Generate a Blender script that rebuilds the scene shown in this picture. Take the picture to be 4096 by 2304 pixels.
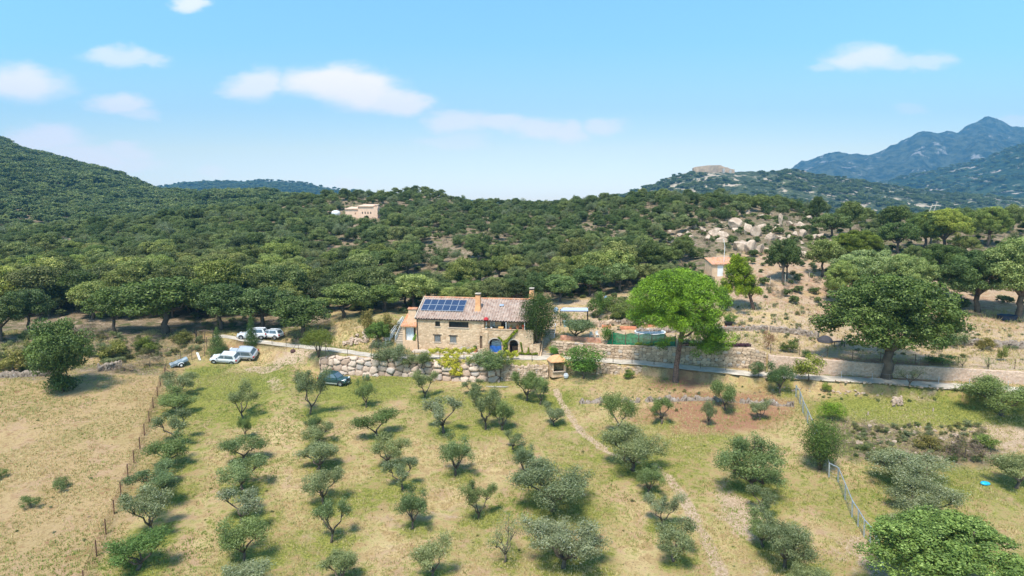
import bpy, math, random
import numpy as np
from mathutils import Vector, Matrix
R = math.radians
for o in list(bpy.data.objects): bpy.data.objects.remove(o)
S = bpy.context.scene
COL = S.collection
# ------------------------------------------------------------------ camera
F = 683.0; CH = 28.0; PITCH = R(7.1)
cd = bpy.data.cameras.new("camera"); cam = bpy.data.objects.new("camera", cd); COL.objects.link(cam)
cd.sensor_width = 36.0; cd.lens = F * 36.0 / 1024.0
cam.location = (0, 0, CH); cam.rotation_euler = (math.pi/2 - PITCH, 0, 0)
cd.clip_start = 0.5; cd.clip_end = 30000
S.camera = cam
# ------------------------------------------------------------------ light
SUNV = Vector((-0.24, -0.62, 1.22)).normalized()      # towards the sun: high, behind the camera's left shoulder
sl = bpy.data.lights.new("sun", 'SUN'); sun = bpy.data.objects.new("sun", sl); COL.objects.link(sun)
sl.energy = 2.9; sl.angle = R(10.0); sl.color = (1.0, 0.94, 0.85)
sun.rotation_euler = (-SUNV).to_track_quat('-Z', 'Y').to_euler()
W = bpy.data.worlds.new("World"); S.world = W; W.use_nodes = True
nt = W.node_tree; nt.nodes.clear()
def wn(t, **k):
    n = nt.nodes.new(t)
    for a, b in k.items(): setattr(n, a, b)
    return n
def wl(a, b): nt.links.new(a, b)
sky = wn('ShaderNodeTexSky', sky_type='NISHITA', sun_disc=False)
sky.sun_elevation = math.asin(SUNV.z); sky.sun_rotation = math.atan2(SUNV.x, SUNV.y)
sky.altitude = 200; sky.air_density = 1.0; sky.dust_density = 0.3; sky.ozone_density = 2.0
tc = wn('ShaderNodeTexCoord'); sx = wn('ShaderNodeSeparateXYZ'); wl(tc.outputs['Generated'], sx.inputs[0])
def wm(op, a, b=None, c=None):
    n = wn('ShaderNodeMath', operation=op)
    for i, v in enumerate((a, b, c)):
        if v is None: continue
        if isinstance(v, (int, float)): n.inputs[i].default_value = v
        else: wl(v, n.inputs[i])
    return n.outputs[0]
yy = wm('MAXIMUM', sx.outputs[1], 0.05)
aa = wm('DIVIDE', sx.outputs[0], yy); ee = wm('DIVIDE', sx.outputs[2], yy)
nz = wn('ShaderNodeTexNoise'); nz.inputs['Scale'].default_value = 10; nz.inputs['Detail'].default_value = 8; nz.inputs['Roughness'].default_value = .58
cv = wn('ShaderNodeCombineXYZ'); wl(aa, cv.inputs[0]); wl(wm('MULTIPLY', ee, 2.2), cv.inputs[1]); wl(cv.outputs[0], nz.inputs['Vector'])
nsep = wn('ShaderNodeSeparateXYZ'); wl(nz.outputs['Color'], nsep.inputs[0])
a2 = wm('ADD', aa, wm('MULTIPLY', wm('SUBTRACT', nsep.outputs[0], .5), .12))
e2 = wm('ADD', ee, wm('MULTIPLY', wm('SUBTRACT', nsep.outputs[1], .5), .045))
def raydir(u, v):
    x = (u-512)/F; y = -(v-288)/F
    c, s = math.cos(PITCH), math.sin(PITCH)
    return (x, c + y*s, -s + y*c)
CLOUDS = [(20,83,46,18,.9),(122,57,34,8,.6),(146,60,22,6,.5),(115,102,30,10,.8),(136,110,20,7,.5),(46,142,42,17,.8),(84,158,44,12,.7),
 (105,163,55,10,.5),(130,150,27,9,.6),(258,84,26,16,.8),(330,82,55,17,1.0),(362,88,48,18,1.0),(388,97,30,14,.9),(408,103,27,12,.9),(189,2,19,8,.7),
 (215,172,16,6,.3),(340,184,26,7,.3),(462,120,28,13,.7),(500,123,32,11,.7),(538,128,30,11,.7),(566,131,24,11,.7),(607,124,20,9,.6),(450,141,36,8,.3),
 (866,58,42,12,.7),(895,63,30,8,.5),(930,61,24,9,.5),(824,67,14,6,.35),(905,109,20,5,.25),(10,170,30,8,.4),(1020,122,20,6,.3)]
acc = None
for (u, v, ru, rv, st) in CLOUDS:
    d = raydir(u, v); a0 = d[0]/d[1]; e0 = d[2]/d[1]
    p = wm('MULTIPLY', wm('SUBTRACT', a2, a0), F/(ru*1.15)); q = wm('MULTIPLY', wm('SUBTRACT', e2, e0), F/(rv*1.15))
    r2 = wm('SQRT', wm('ADD', wm('MULTIPLY', p, p), wm('MULTIPLY', q, q)))
    mr = wn('ShaderNodeMapRange', interpolation_type='SMOOTHSTEP'); wl(r2, mr.inputs[0])
    mr.inputs[1].default_value = 1.18; mr.inputs[2].default_value = .40; mr.inputs[3].default_value = 0; mr.inputs[4].default_value = st
    acc = mr.outputs[0] if acc is None else wm('MAXIMUM', acc, mr.outputs[0])
acc = wm('MULTIPLY', acc, wm('GREATER_THAN', sx.outputs[1], 0.1))
tint = wn('ShaderNodeMix', data_type='RGBA', blend_type='MULTIPLY'); tint.inputs[0].default_value = 1
# colour balance of the clear sky by height above the horizon
wl(sky.outputs[0], tint.inputs[6]); cr = wn('ShaderNodeValToRGB'); wl(wm('MULTIPLY', ee, 2.0), cr.inputs[0])
_st = [(.024, (.77,.83,.98)), (.156, (.95,.875,.75)), (.30, (.85,.94,.82)), (.45, (.73,1.01,.95)), (.58, (.75,1.09,1.05))]
_e = cr.color_ramp.elements
while len(_e) < len(_st): _e.new(.5)
for _q, (_p, _c) in zip(_e, _st): _q.position = _p; _q.color = (*[_c[0]*.81, _c[1]*.765, _c[2]*.765], 1)
wl(cr.outputs[0], tint.inputs[7])
cm = wn('ShaderNodeMix', data_type='RGBA'); wl(acc, cm.inputs[0]); wl(tint.outputs[2], cm.inputs[6]); cm.inputs[7].default_value = (4.85, 4.4, 4.3, 1)
bg = wn('ShaderNodeBackground'); bg.inputs[1].default_value = 0.15; wl(cm.outputs[2], bg.inputs[0])
wo = wn('ShaderNodeOutputWorld'); wl(bg.outputs[0], wo.inputs[0])
vs = S.view_settings; vs.view_transform = 'Standard'; vs.look = 'None'; vs.exposure = 1.03; vs.gamma = 1.0; vs.use_curve_mapping = False
S.cycles.max_bounces = 6; S.cycles.transparent_max_bounces = 8; S.cycles.volume_bounces = 0; S.cycles.diffuse_bounces = 3
# ------------------------------------------------------------------ maths
rng = np.random.default_rng(7)
def P(u, v, d):
    r = raydir(u, v); k = d/r[1]; return (r[0]*k, d, CH + r[2]*k)
def vnoise(x, y, s=0):
    xi = np.floor(x); yi = np.floor(y); fx = x-xi; fy = y-yi
    fx = fx*fx*(3-2*fx); fy = fy*fy*(3-2*fy)
    def h(a, b):
        q = np.sin(a*127.1 + b*311.7 + s*74.7)*43758.5453
        return q - np.floor(q)
    return (h(xi,yi)*(1-fx)+h(xi+1,yi)*fx)*(1-fy) + (h(xi,yi+1)*(1-fx)+h(xi+1,yi+1)*fx)*fy
def fbm(x, y, o=4, s=0):
    t = 0; a = .5
    for i in range(o): t = t + a*(vnoise(x*2**i, y*2**i, s+i*3.1)-.5); a *= .5
    return t*2
# ------------------------------------------------------------------ terrain curves (u, v, distance)
def curve(pts):
    a = np.array([(p[0]/p[1], p[1], p[2]) for p in (P(*q) for q in pts)])
    return a[a[:,0].argsort()]
def uni(vd): return curve(vd)
ZC = lambda d, z: np.array([(-2., d, z), (2., d, z)])
ROADC = [(-300,337,113.5),(100,337,113.5),(206,337,113.7),(225,336.5,113.5),(242,339.6,111.8),(260,342,110),(276,344,108.6),(303,347,106.7),(330,349.5,105.2),(354,353,103),(375,356,101),(460,357.5,100.2),
 (550,358,99.9),(603,360.5,98.5),(641,363,97),(690,368,94.4),(719,370.7,93),(753,374,91.4),(826,378.5,89.3),(888,381.5,88.1),(920,384.6,86.9),(973,387.5,85.4),(1024,391,84),(1350,402,79)]
road = curve(ROADC)
def shift(c, dd, dz=0):
    c = c.copy(); c[:,1] += dd; c[:,2] += dz; return c
C_A = ZC(10, -3.4); C_B = curve([(u, 552 if u<850 else 545, 55.) for u in (-900,0,300,512,700,850,1024,1900)])
C_B2 = curve([(-600,447,75),(0,447,75),(300,449,75),(512,449,75),(760,444,75),(800,442,75),(1024,438,75),(1600,438,75)])
W0 = curve([(-400,383,93),(0,380,94),(100,374,98),(180,366.5,104.5),(235,362,106.3),(262,360,106.8),(290,366,101),(304,371,100.2),(318,373,100.6),(421,375.5,98.7),(437,379,98.2),(470,379.5,97.5),(523,380,97.3),(552,378,97.6),(575,373,97.4),(651,374,95.5),(690,377,93.6),(740,380,92.2),(800,384,89.6),(900,390,87.4),(1024,398,84),(1400,410,78)])
W1 = curve([(-400,375,98),(0,371,99),(100,363,103),(180,355,108),(235,342.6,111),(262,345,108.6),(290,349,106),(304,352,104),(318,357,101),(421,361.7,98.95),(437,362.5,98.6),(470,364,97.8),(523,364.5,97.6),(552,364,97.9),(575,364.2,97.6),(651,368,95.7),(690,372,93.8),(740,374.8,92.4),(800,379.5,90),(900,385.5,87.7),(1024,393,84.3),(1400,404,78.5)])
R0 = shift(road, -1.55); R1 = shift(road, 1.55)
def rd(t): return np.interp(t, road[:,0], road[:,1]), np.interp(t, road[:,0], road[:,2])
def fromroad(pts):   # (u, gap behind the road edge, v) -> curve point
    out = []
    for (u, g, v) in pts:
        p = P(u, 360, 100); t = p[0]/p[1]; d = rd(t)[0] + g
        q = P(u, v, d); out.append((q[0]/q[1], d, q[2]))
    a = np.array(out); return a[a[:,0].argsort()]
U0 = fromroad([(-300,3,334.5),(200,3,333),(300,3,344),(375,2.6,352.5),(417,2.2,354),(470,2.3,353.8),(530,2.4,354),(541,2.4,355),(552,2.2,356),(603,2.2,358.2),(670,2.2,363.2),(752,2.2,368.5),(771,2.2,373.5),(888,2.4,377.5),(1024,2.4,384.5),(1350,2.4,396)])
U1 = fromroad([(-300,3.6,334),(200,3.6,332.5),(300,3.6,343.5),(375,3.2,352),(417,2.8,353),(470,2.9,352.7),(530,3.0,352.7),(541,3.0,352.9),(552,2.8,341),(603,2.8,345.3),(670,2.8,347.2),(752,2.8,348.3),(771,2.8,355),(888,3.0,363.8),(1024,3.0,371.5),(1350,3,383)])
T0 = curve([(-300,331,117.5),(0,331,118),(200,329,119),(255,332,117.5),(300,336,113),(330,338,110.5),(352,330,110.5),(375,326,111.5),(395,330,112),(417,349,112),(470,349,112),(530,348,111),(545,336,108),(560,333,107),(610,333,107),(700,333,106.5),(760,337,104),(800,345,101),(888,350,99),(950,352,97.5),(1024,353,97),(1350,358,95)])
T = curve([(-300,325,124),(0,325,124),(200,325,124),(300,320,124),(345,318,120),(390,315,120),(440,318,122),(520,315,122),(560,308,120),(610,304,120),(650,304,120),(700,303,120),(760,303,118),(800,318,112),(850,325,110),(900,330,108),(950,331,107),(1024,331,106),(1350,333,106)])
F_ = curve([(-300,304,140),(0,304,140),(200,304,140),(300,302,140),(400,300,140),(500,294,138),(600,284,138),(650,276,138),(700,268,138),(780,268,138),(840,285,132),(900,290,130),(950,292,130),(1024,292,130),(1350,292,130)])
M_ = curve([(-300,268,192),(0,265,192),(200,262,192),(350,264,190),(430,258,190),(500,251,190),(600,243,190),(700,229,190),(780,227,188),(850,238,182),(950,240,180),(1024,242,180),(1350,240,180)])
N_ = curve([(-400,246,240),(0,238,242),(100,232,256),(200,222,276),(270,213,292),(300,207,308),(340,197,330),(380,196.5,335),(427,194.5,340),(461,202.5,334),(508,205,330),(556,207.5,320),(590,202,300),(617,202,290),(665,196.5,270),(751,201,250),(773,204,250),(824,211,242),(868,216,240),(904,217,236),(955,214,240),(1024,214,240),(1350,214,240)])
B_ = shift(N_, 60, -9)
X_ = curve([(-700,40,900),(-200,92,850),(0,142.5,800),(29,155.5,790),(73,165.5,770),(109,175,740),(153,190.5,700),(196,195.5,650),(247,201.5,600),(276,204,560),(320,210,520),(400,218,480),(700,222,470),(1024,225,470),(1600,225,470)])
X2 = shift(X_, 250, -45)
E1 = ZC(2600, -60); E2 = ZC(4850, -110)
CUR = [C_A, C_B, C_B2, W0, W1, R0, R1, U0, U1, T0, T, F_, M_, N_, B_, X_, X2, E1, E2]
NR = [26, 36, 60, 3, 10, 8, 4, 3, 22, 30, 36, 60, 60, 22, 40, 14, 10, 8]
iW0,iW1,iR0,iR1,iU0,iU1,iT0,iT,iF,iM,iN,iX = 3,4,5,6,7,8,9,10,11,12,13,15
def ev(c, t): return np.interp(t, c[:,0], c[:,1]), np.interp(t, c[:,0], c[:,2])
def rough(t, y, x, seg):
    """small relief; none on the road strip"""
    n = fbm(x/9, y/9, 3, 1)*.28 + fbm(x/2.2, y/2.2, 2, 5)*.07
    far = np.clip((y-118)/40, 0, 1)
    n = n + far*(fbm(x/38, y/38, 4, 9)*3.2)*np.clip((y-110)/160, .15, 1.0)
    farther = np.clip((y-300)/250, 0, 1)
    n = n + farther*fbm(x/150, y/150, 4, 12)*16*np.clip((760-y)/150, 0.08, 1)
    return n
def Z(x, y, det=True):
    x = np.atleast_1d(np.asarray(x, float)); y = np.atleast_1d(np.asarray(y, float)); t = x/y
    DZ = [ev(c, t) for c in CUR]
    z = np.full_like(x, DZ[0][1][0] if len(x) else 0); z = DZ[0][1].copy()
    for k in range(len(CUR)-1):
        d0, z0 = DZ[k]; d1, z1 = DZ[k+1]
        f = np.clip((y-d0)/np.maximum(d1-d0, 1e-6), 0, 1)
        m = y >= d0
        z = np.where(m, z0+(z1-z0)*f, z)
    if det:
        dW = DZ[iW0][0]; dU = DZ[iU1][0]
        w = np.clip(np.maximum((dW-y)/6, (y-dU-.5)/6), 0, 1)
        house = np.exp(-((x+5.5)/15)**6 - ((y-106)/8)**4)
        z = z + rough(t, y, x, 0)*w*(1-house)
    return z
def z1(x, y): return float(Z(x, y)[0])
_ys = np.concatenate([np.arange(22, 140, .12), np.arange(140, 420, .5), np.arange(420, 1200, 2)])
def g(u, v):
    """where the ray through this spot of the photograph first meets the ground"""
    r = raydir(u, v); k = _ys/r[1]; x = r[0]*k; zz = CH + r[2]*k
    b = zz <= Z(x, _ys)
    i = int(np.argmax(b)) if b.any() else len(_ys)-1
    return Vector((x[i], _ys[i], float(Z(x[i], _ys[i])[0])))
def pxm(p):
    c, s = math.cos(PITCH), math.sin(PITCH)
    return F/(p[1]*c + (CH-p[2])*s)
def proj(x, y, z):
    c, s = math.cos(PITCH), math.sin(PITCH)
    zc = y*c + (CH-z)*s; yc = -y*s*-1*0 + (z-CH)*c + y*s
    return 512 + F*x/zc, 288 - F*yc/zc
# ------------------------------------------------------------------ object helpers
def link(o, parent=None):
    COL.objects.link(o)
    if parent is not None: o.parent = parent
    return o
def tag(o, label=None, cat=None, group=None, kind=None):
    if label: o['label'] = label
    if cat: o['category'] = cat
    if group: o['group'] = group
    if kind: o['kind'] = kind
    return o
def empty(name, loc, rz=0, label=None, cat=None, group=None):
    o = bpy.data.objects.new(name, None); o.empty_display_size = .3; COL.objects.link(o)
    o.location = loc; o.rotation_euler = (0, 0, rz); return tag(o, label, cat, group)
def npmesh(name, V, Fc, attrs=None, smooth=False):
    """V (n,3), Fc (m,k) all same k"""
    me = bpy.data.meshes.new(name); V = np.asarray(V, np.float32); Fc = np.asarray(Fc, np.int32)
    k = Fc.shape[1]; me.vertices.add(len(V)); me.vertices.foreach_set('co', V.ravel())
    me.loops.add(Fc.size); me.loops.foreach_set('vertex_index', Fc.ravel())
    me.polygons.add(len(Fc)); me.polygons.foreach_set('loop_start', np.arange(0, Fc.size, k, dtype=np.int32))
    me.polygons.foreach_set('use_smooth', np.full(len(Fc), smooth, bool))
    for nm, (ty, dom, arr) in (attrs or {}).items():
        at = me.attributes.new(nm, ty, dom)
        at.data.foreach_set('color' if 'COLOR' in ty else ('vector' if 'VECTOR' in ty else 'value'), np.asarray(arr, np.float32 if ty != 'INT' else np.int32).ravel())
    me.update(calc_edges=True); return me
def mobj(name, me, mat=None, parent=None):
    o = bpy.data.objects.new(name, me)
    if mat and not me.materials: me.materials.append(mat)
    return link(o, parent)
def dup(root, loc, rz, scale=None, tint=None):
    r = root.copy(); COL.objects.link(r); r.location = loc; r.rotation_euler = (0, 0, rz)
    if scale is not None: r.scale = scale
    for ch in list(root.children):
        c = ch.copy(); COL.objects.link(c); c.parent = r
        if tint is not None and ch.name.startswith('crown'): c.color = (*tint, 1)
        for gch in ch.children:
            d = gch.copy(); COL.objects.link(d); d.parent = c
    return r
class MB:
    def __init__(s): s.v = []; s.f = []; s.sm = False
    def add(s, vs, fs):
        n = len(s.v); s.v += [tuple(q) for q in vs]; s.f += [tuple(i+n for i in q) for q in fs]; return s
    def box(s, x0, x1, y0, y1, z0, z1):
        return s.add([(x0,y0,z0),(x1,y0,z0),(x1,y1,z0),(x0,y1,z0),(x0,y0,z1),(x1,y0,z1),(x1,y1,z1),(x0,y1,z1)],
                     [(0,3,2,1),(4,5,6,7),(0,1,5,4),(1,2,6,5),(2,3,7,6),(3,0,4,7)])
    def quad(s, *p): return s.add(p, [tuple(range(len(p)))])
    def slab(s, pts, th):
        """polygon pts (3D, planar) thickened along its normal by th"""
        p = [Vector(q) for q in pts]; n = (p[1]-p[0]).cross(p[2]-p[0]).normalized()*th; k = len(p)
        return s.add([*p, *[q+n for q in p]], [tuple(range(k))[::-1], tuple(range(k, 2*k))] + [(i, (i+1)%k, (i+1)%k+k, i+k) for i in range(k)])
    def tube(s, pts, rad, n=6, cap=True):
        pts = [Vector(p) for p in pts]; m = len(pts)
        if not isinstance(rad, (list, tuple)): rad = [rad]*m
        vs = []; fs = []
        for i, p in enumerate(pts):
            d = (pts[min(i+1, m-1)]-pts[max(i-1, 0)]).normalized()
            a = d.orthogonal().normalized(); b = d.cross(a)
            if i:                                    # keep the frame from twisting
                a = (pa - d*pa.dot(d)).normalized(); b = d.cross(a)
            pa = a
            for j in range(n):
                an = 2*math.pi*j/n; vs.append(p + (a*math.cos(an)+b*math.sin(an))*rad[i])
        for i in range(m-1):
            for j in range(n): fs.append((i*n+j, i*n+(j+1)%n, (i+1)*n+(j+1)%n, (i+1)*n+j))
        if cap: fs += [tuple(range(n))[::-1], tuple(range((m-1)*n, m*n))]
        return s.add(vs, fs)
    def lathe(s, prof, n=16, c=(0,0,0), cap=True):
        vs = []; fs = []; m = len(prof)
        for (r, z) in prof:
            for j in range(n):
                an = 2*math.pi*j/n; vs.append((c[0]+r*math.cos(an), c[1]+r*math.sin(an), c[2]+z))
        for i in range(m-1):
            for j in range(n): fs.append((i*n+j, i*n+(j+1)%n, (i+1)*n+(j+1)%n, (i+1)*n+j))
        if cap: fs += [tuple(range(n))[::-1], tuple(range((m-1)*n, m*n))]
        return s.add(vs, fs)
    def build(s, name, mat, parent=None, bevel=0, smooth=False):
        me = bpy.data.meshes.new(name); me.from_pydata(s.v, [], s.f); me.update()
        if smooth: me.polygons.foreach_set('use_smooth', [True]*len(me.polygons))
        o = mobj(name, me, mat, parent)
        if bevel:
            b = o.modifiers.new('bevel', 'BEVEL'); b.width = bevel; b.segments = 2; b.limit_method = 'ANGLE'
        return o
# ------------------------------------------------------------------ materials
def newmat(name):
    m = bpy.data.materials.new(name); m.use_nodes = True; t = m.node_tree; t.nodes.clear()
    out = t.nodes.new('ShaderNodeOutputMaterial'); return m, t, out
class NB:
    def __init__(s, t): s.t = t
    def n(s, ty, **k):
        q = s.t.nodes.new(ty)
        for a, b in k.items(): setattr(q, a, b)
        return q
    def put(s, sock, v):
        if isinstance(v, bpy.types.NodeSocket): s.t.links.new(v, sock)
        elif v is not None: sock.default_value = v
    def math(s, op, a, b=0.0):
        q = s.n('ShaderNodeMath', operation=op); s.put(q.inputs[0], a); s.put(q.inputs[1], b); return q.outputs[0]
    def mix(s, f, a, b, bt='MIX'):
        q = s.n('ShaderNodeMix', data_type='RGBA', blend_type=bt); s.put(q.inputs[0], f)
        s.put(q.inputs[6], a if not isinstance(a, tuple) else (*a[:3], 1)); s.put(q.inputs[7], b if not isinstance(b, tuple) else (*b[:3], 1)); return q.outputs[2]
    def noise(s, scale, detail=4, rough=.6, vec=None, dist=0):
        q = s.n('ShaderNodeTexNoise'); q.inputs['Scale'].default_value = scale; q.inputs['Detail'].default_value = detail; q.inputs['Roughness'].default_value = rough; q.inputs['Distortion'].default_value = dist
        if vec is not None: s.put(q.inputs['Vector'], vec)
        return q.outputs['Fac']
    def vor(s, scale, vec=None, feat='F1', out='Color', rnd=1):
        q = s.n('ShaderNodeTexVoronoi', feature=feat); q.inputs['Scale'].default_value = scale; q.inputs['Randomness'].default_value = rnd
        if vec is not None: s.put(q.inputs['Vector'], vec)
        return q.outputs[out]
    def ramp(s, f, lo, hi, a=0., b=1.):
        q = s.n('ShaderNodeMapRange', interpolation_type='SMOOTHSTEP'); s.put(q.inputs[0], f)
        for i, v in enumerate((lo, hi, a, b)): q.inputs[i+1].default_value = v
        return q.outputs[0]
    def obj(s): return s.n('ShaderNodeTexCoord').outputs['Object']
    def pos(s): return s.n('ShaderNodeNewGeometry').outputs['Position']
    def attr(s, nm, out='Fac'): q = s.n('ShaderNodeAttribute'); q.attribute_name = nm; return q.outputs[out]
    def bump(s, h, st=.5, dist=.1):
        q = s.n('ShaderNodeBump'); q.inputs['Strength'].default_value = st; q.inputs['Distance'].default_value = dist; s.put(q.inputs['Height'], h); return q.outputs[0]
    def bsdf(s, col, rough=.8, metal=0, spec=.3, normal=None, **k):
        q = s.n('ShaderNodeBsdfPrincipled'); s.put(q.inputs['Base Color'], col if not isinstance(col, tuple) else (*col[:3], 1))
        s.put(q.inputs['Roughness'], rough); q.inputs['Metallic'].default_value = metal; q.inputs['Specular IOR Level'].default_value = spec
        if normal is not None: s.put(q.inputs['Normal'], normal)
        for a, b in k.items(): s.put(q.inputs[a.replace('_', ' ')], b)
        return q.outputs[0]
def plain(name, col, rough=.7, metal=0, spec=.4, var=.15, sc=3, bump=0, coat=0):
    m, t, out = newmat(name); b = NB(t)
    f = b.noise(sc, 5, .65, b.obj()); c = b.mix(b.ramp(f, .3, .7), tuple(x*(1-var) for x in col), tuple(min(1, x*(1+var)) for x in col))
    nrm = b.bump(f, bump, .05) if bump else None
    t.links.new(b.bsdf(c, rough, metal, spec, nrm, Coat_Weight=coat), out.inputs[0]); return m
def foliage(name, c1, c2, trans=.25, c3=None, vary=True):
    m, t, out = newmat(name); b = NB(t)
    cl = b.attr('clump'); rn = b.n('ShaderNodeObjectInfo'); c = b.mix(cl, c1, c2)
    if c3: c = b.mix(b.ramp(b.attr('leaf'), .86, .98), c, c3)
    rr = rn.outputs['Random']; h2 = b.math('FRACT', b.math('MULTIPLY', rr, 7.7)); v = b.math('ADD', b.math('MULTIPLY', h2, .95 if 'oak' in name else .4), .55 if 'oak' in name else .82)
    vv = b.n('ShaderNodeCombineColor'); b.put(vv.inputs[0], v); b.put(vv.inputs[1], b.math('ADD', b.math('MULTIPLY', h2, .72 if 'oak' in name else .3), .64 if 'oak' in name else .86)); b.put(vv.inputs[2], b.math('MULTIPLY', v, b.math('ADD', b.math('MULTIPLY', rr, .35), .72)))
    c = b.mix(1.0 if vary else 0.0, c, vv.outputs[0], 'MULTIPLY'); c = b.mix(1.0, c, rn.outputs['Color'], 'MULTIPLY')
    df = b.bsdf(c, .55, 0, .35)
    tr = b.n('ShaderNodeBsdfTranslucent'); b.put(tr.inputs[0], b.mix(1.0, c, (1.0, 1.15, .6), 'MULTIPLY'))
    mx = b.n('ShaderNodeMixShader'); mx.inputs[0].default_value = trans; t.links.new(df, mx.inputs[1]); t.links.new(tr.outputs[0], mx.inputs[2])
    t.links.new(mx.outputs[0], out.inputs[0]); return m
M = {}
M['oak'] = foliage('oak_leaves', (.034,.060,.015), (.190,.235,.072), .24, (.32,.36,.15))
M['olive'] = foliage('olive_leaves', (.085,.112,.044), (.270,.295,.145), .27, (.37,.40,.28))
M['pine'] = foliage('pine_needles', (.012,.045,.003), (.185,.315,.010), .10, (.30,.52,.03))
M['shrub'] = foliage('shrub_leaves', (.09,.10,.03), (.24,.23,.08), .25, (.34,.30,.14))
M['vine'] = foliage('vine_leaves', (.34,.34,.03), (.80,.68,.07), .3, (.85,.72,.12))
M['dry'] = foliage('dry_twigs', (.16,.12,.085), (.36,.28,.19), .1, (.5,.42,.32))
M['bark'] = plain('bark', (.13,.10,.075), .95, var=.45, sc=6, bump=.6)
M['pinebark'] = plain('pine_bark', (.16,.10,.075), .95, var=.6, sc=5, bump=.8)
M['dead'] = plain('dead_wood', (.45,.40,.34), .9)
# ground
def ground_mat():
    m, t, out = newmat('ground'); b = NB(t); p = b.pos()
    A = b.n('ShaderNodeAttribute'); A.attribute_name = 'mask'; sp = b.n('ShaderNodeSeparateColor'); t.links.new(A.outputs['Color'], sp.inputs[0])
    green, soil, wild, red = sp.outputs[0], sp.outputs[1], sp.outputs[2], A.outputs['Alpha']
    n1 = b.noise(.12, 5, .6, p); n2 = b.noise(.9, 6, .7, p, .4); n3 = b.noise(5, 4, .7, p); n4 = b.noise(.35, 6, .65, p, .8)
    dry = b.mix(b.ramp(n2, .40, .60), (.46,.315,.15), (.73,.55,.285))
    dry = b.mix(b.ramp(n3, .54, .66), dry, (.23,.155,.07))
    dry = b.mix(b.math('MULTIPLY', b.ramp(n4, .50, .62), .55), dry, (.56,.36,.24))
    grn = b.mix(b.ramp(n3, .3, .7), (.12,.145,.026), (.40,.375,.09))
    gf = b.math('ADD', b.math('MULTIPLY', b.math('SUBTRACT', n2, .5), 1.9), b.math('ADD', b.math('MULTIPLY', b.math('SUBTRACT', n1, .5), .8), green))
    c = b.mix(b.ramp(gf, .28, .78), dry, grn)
    sc = b.mix(b.ramp(n3, .35, .7), (.44,.30,.19), (.72,.55,.385)); sc = b.mix(b.ramp(n4, .58, .70), sc, (.30,.23,.13))
    sf = b.math('ADD', soil, b.math('MULTIPLY', b.math('SUBTRACT', n4, .5), 1.5))
    c = b.mix(b.ramp(sf, .35, .65), c, sc)
    rf = b.math('ADD', red, b.math('MULTIPLY', b.math('SUBTRACT', n2, .5), 1.2)); c = b.mix(b.ramp(rf, .35, .75), c, b.mix(n3, (.25,.12,.07), (.52,.28,.165)))
    wc = b.mix(b.ramp(n3, .35, .65), (.14,.105,.06), (.38,.28,.18)); wc = b.mix(b.ramp(n2, .52, .66), wc, (.52,.39,.29)); wc = b.mix(b.ramp(n4, .5, .60), wc, (.12,.125,.05))
    wf = b.math('ADD', wild, b.math('MULTIPLY', b.math('SUBTRACT', n2, .5), .9)); c = b.mix(b.ramp(wf, .35, .7), c, wc)
    h = b.math('ADD', b.math('MULTIPLY', n3, .5), b.math('ADD', n2, b.noise(14, 3, .7, p)))
    t.links.new(b.bsdf(c, .95, 0, .1, b.bump(h, .8, .24)), out.inputs[0]); return m
M['ground'] = ground_mat()
def stone(name, c1, c2, mort, sc=3.2, edge=.06, bump=.7, st=(1,1,1.5), cells=True, big=.5):
    m, t, out = newmat(name); b = NB(t)
    mp = b.n('ShaderNodeMapping'); mp.inputs['Scale'].default_value = st; t.links.new(b.obj(), mp.inputs[0]); p = mp.outputs[0]
    n = b.noise(sc*2.5, 5, .7, p); n0 = b.noise(.5, 4, .6, p)
    pw = b.n('ShaderNodeMix', data_type='VECTOR'); pw.inputs[0].default_value = .06
    q = b.n('ShaderNodeTexNoise'); q.inputs['Scale'].default_value = sc*1.2; b.put(q.inputs['Vector'], p); b.put(pw.inputs[4], p); b.put(pw.inputs[5], q.outputs['Color'])
    vc = b.n('ShaderNodeSeparateColor'); b.put(vc.inputs[0], b.vor(sc, pw.outputs[1])); ed = b.vor(sc, pw.outputs[1], 'DISTANCE_TO_EDGE', 'Distance')
    c = b.mix(vc.outputs[0], c1, c2); c = b.mix(b.math('MULTIPLY', b.ramp(vc.outputs[1], .75, .95), .5), c, tuple(x*.55 for x in c1))
    c = b.mix(b.math('MULTIPLY', b.ramp(n0, .35, .65), big), c, tuple(x*1.05 for x in mort)); c = b.mix(b.ramp(n, .5, .8, 0, .5), c, tuple(x*.7 for x in c1))
    e = b.ramp(ed, 0, edge); c = b.mix(e, mort, c)
    t.links.new(b.bsdf(c, .92, 0, .15, b.bump(b.math('ADD', e, b.math('MULTIPLY', n, .6)), bump, .06)), out.inputs[0]); return m
M['masonry'] = stone('house_masonry', (.47,.30,.175), (.79,.58,.39), (.70,.51,.335), 2.6, .10, .9)
M['stucco'] = plain('stucco', (.66,.46,.30), .9, var=.12, sc=2, bump=.3)
M['orange'] = plain('orange_render', (.72,.37,.18), .85, var=.15, sc=3)
def cellstone(name, c1, c2, gap):
    m, t, out = newmat(name); b = NB(t); cell = b.attr('cell'); rel = b.attr('relief'); p = b.pos()
    n = b.noise(4, 6, .7, p); n2 = b.noise(22, 4, .7, p)
    c = b.mix(cell, c1, c2); c = b.mix(b.ramp(n, .5, .75, 0, .5), c, tuple(x*.6 for x in c1)); c = b.mix(b.ramp(b.math('FRACT', b.math('MULTIPLY', cell, 7.3)), .8, .95, 0, .6), c, (.42,.40,.38))
    c = b.mix(b.ramp(rel, .12, .42), gap, c)
    t.links.new(b.bsdf(c, .9, 0, .15, b.bump(b.math('ADD', n, n2), .6, .08)), out.inputs[0]); return m
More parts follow.
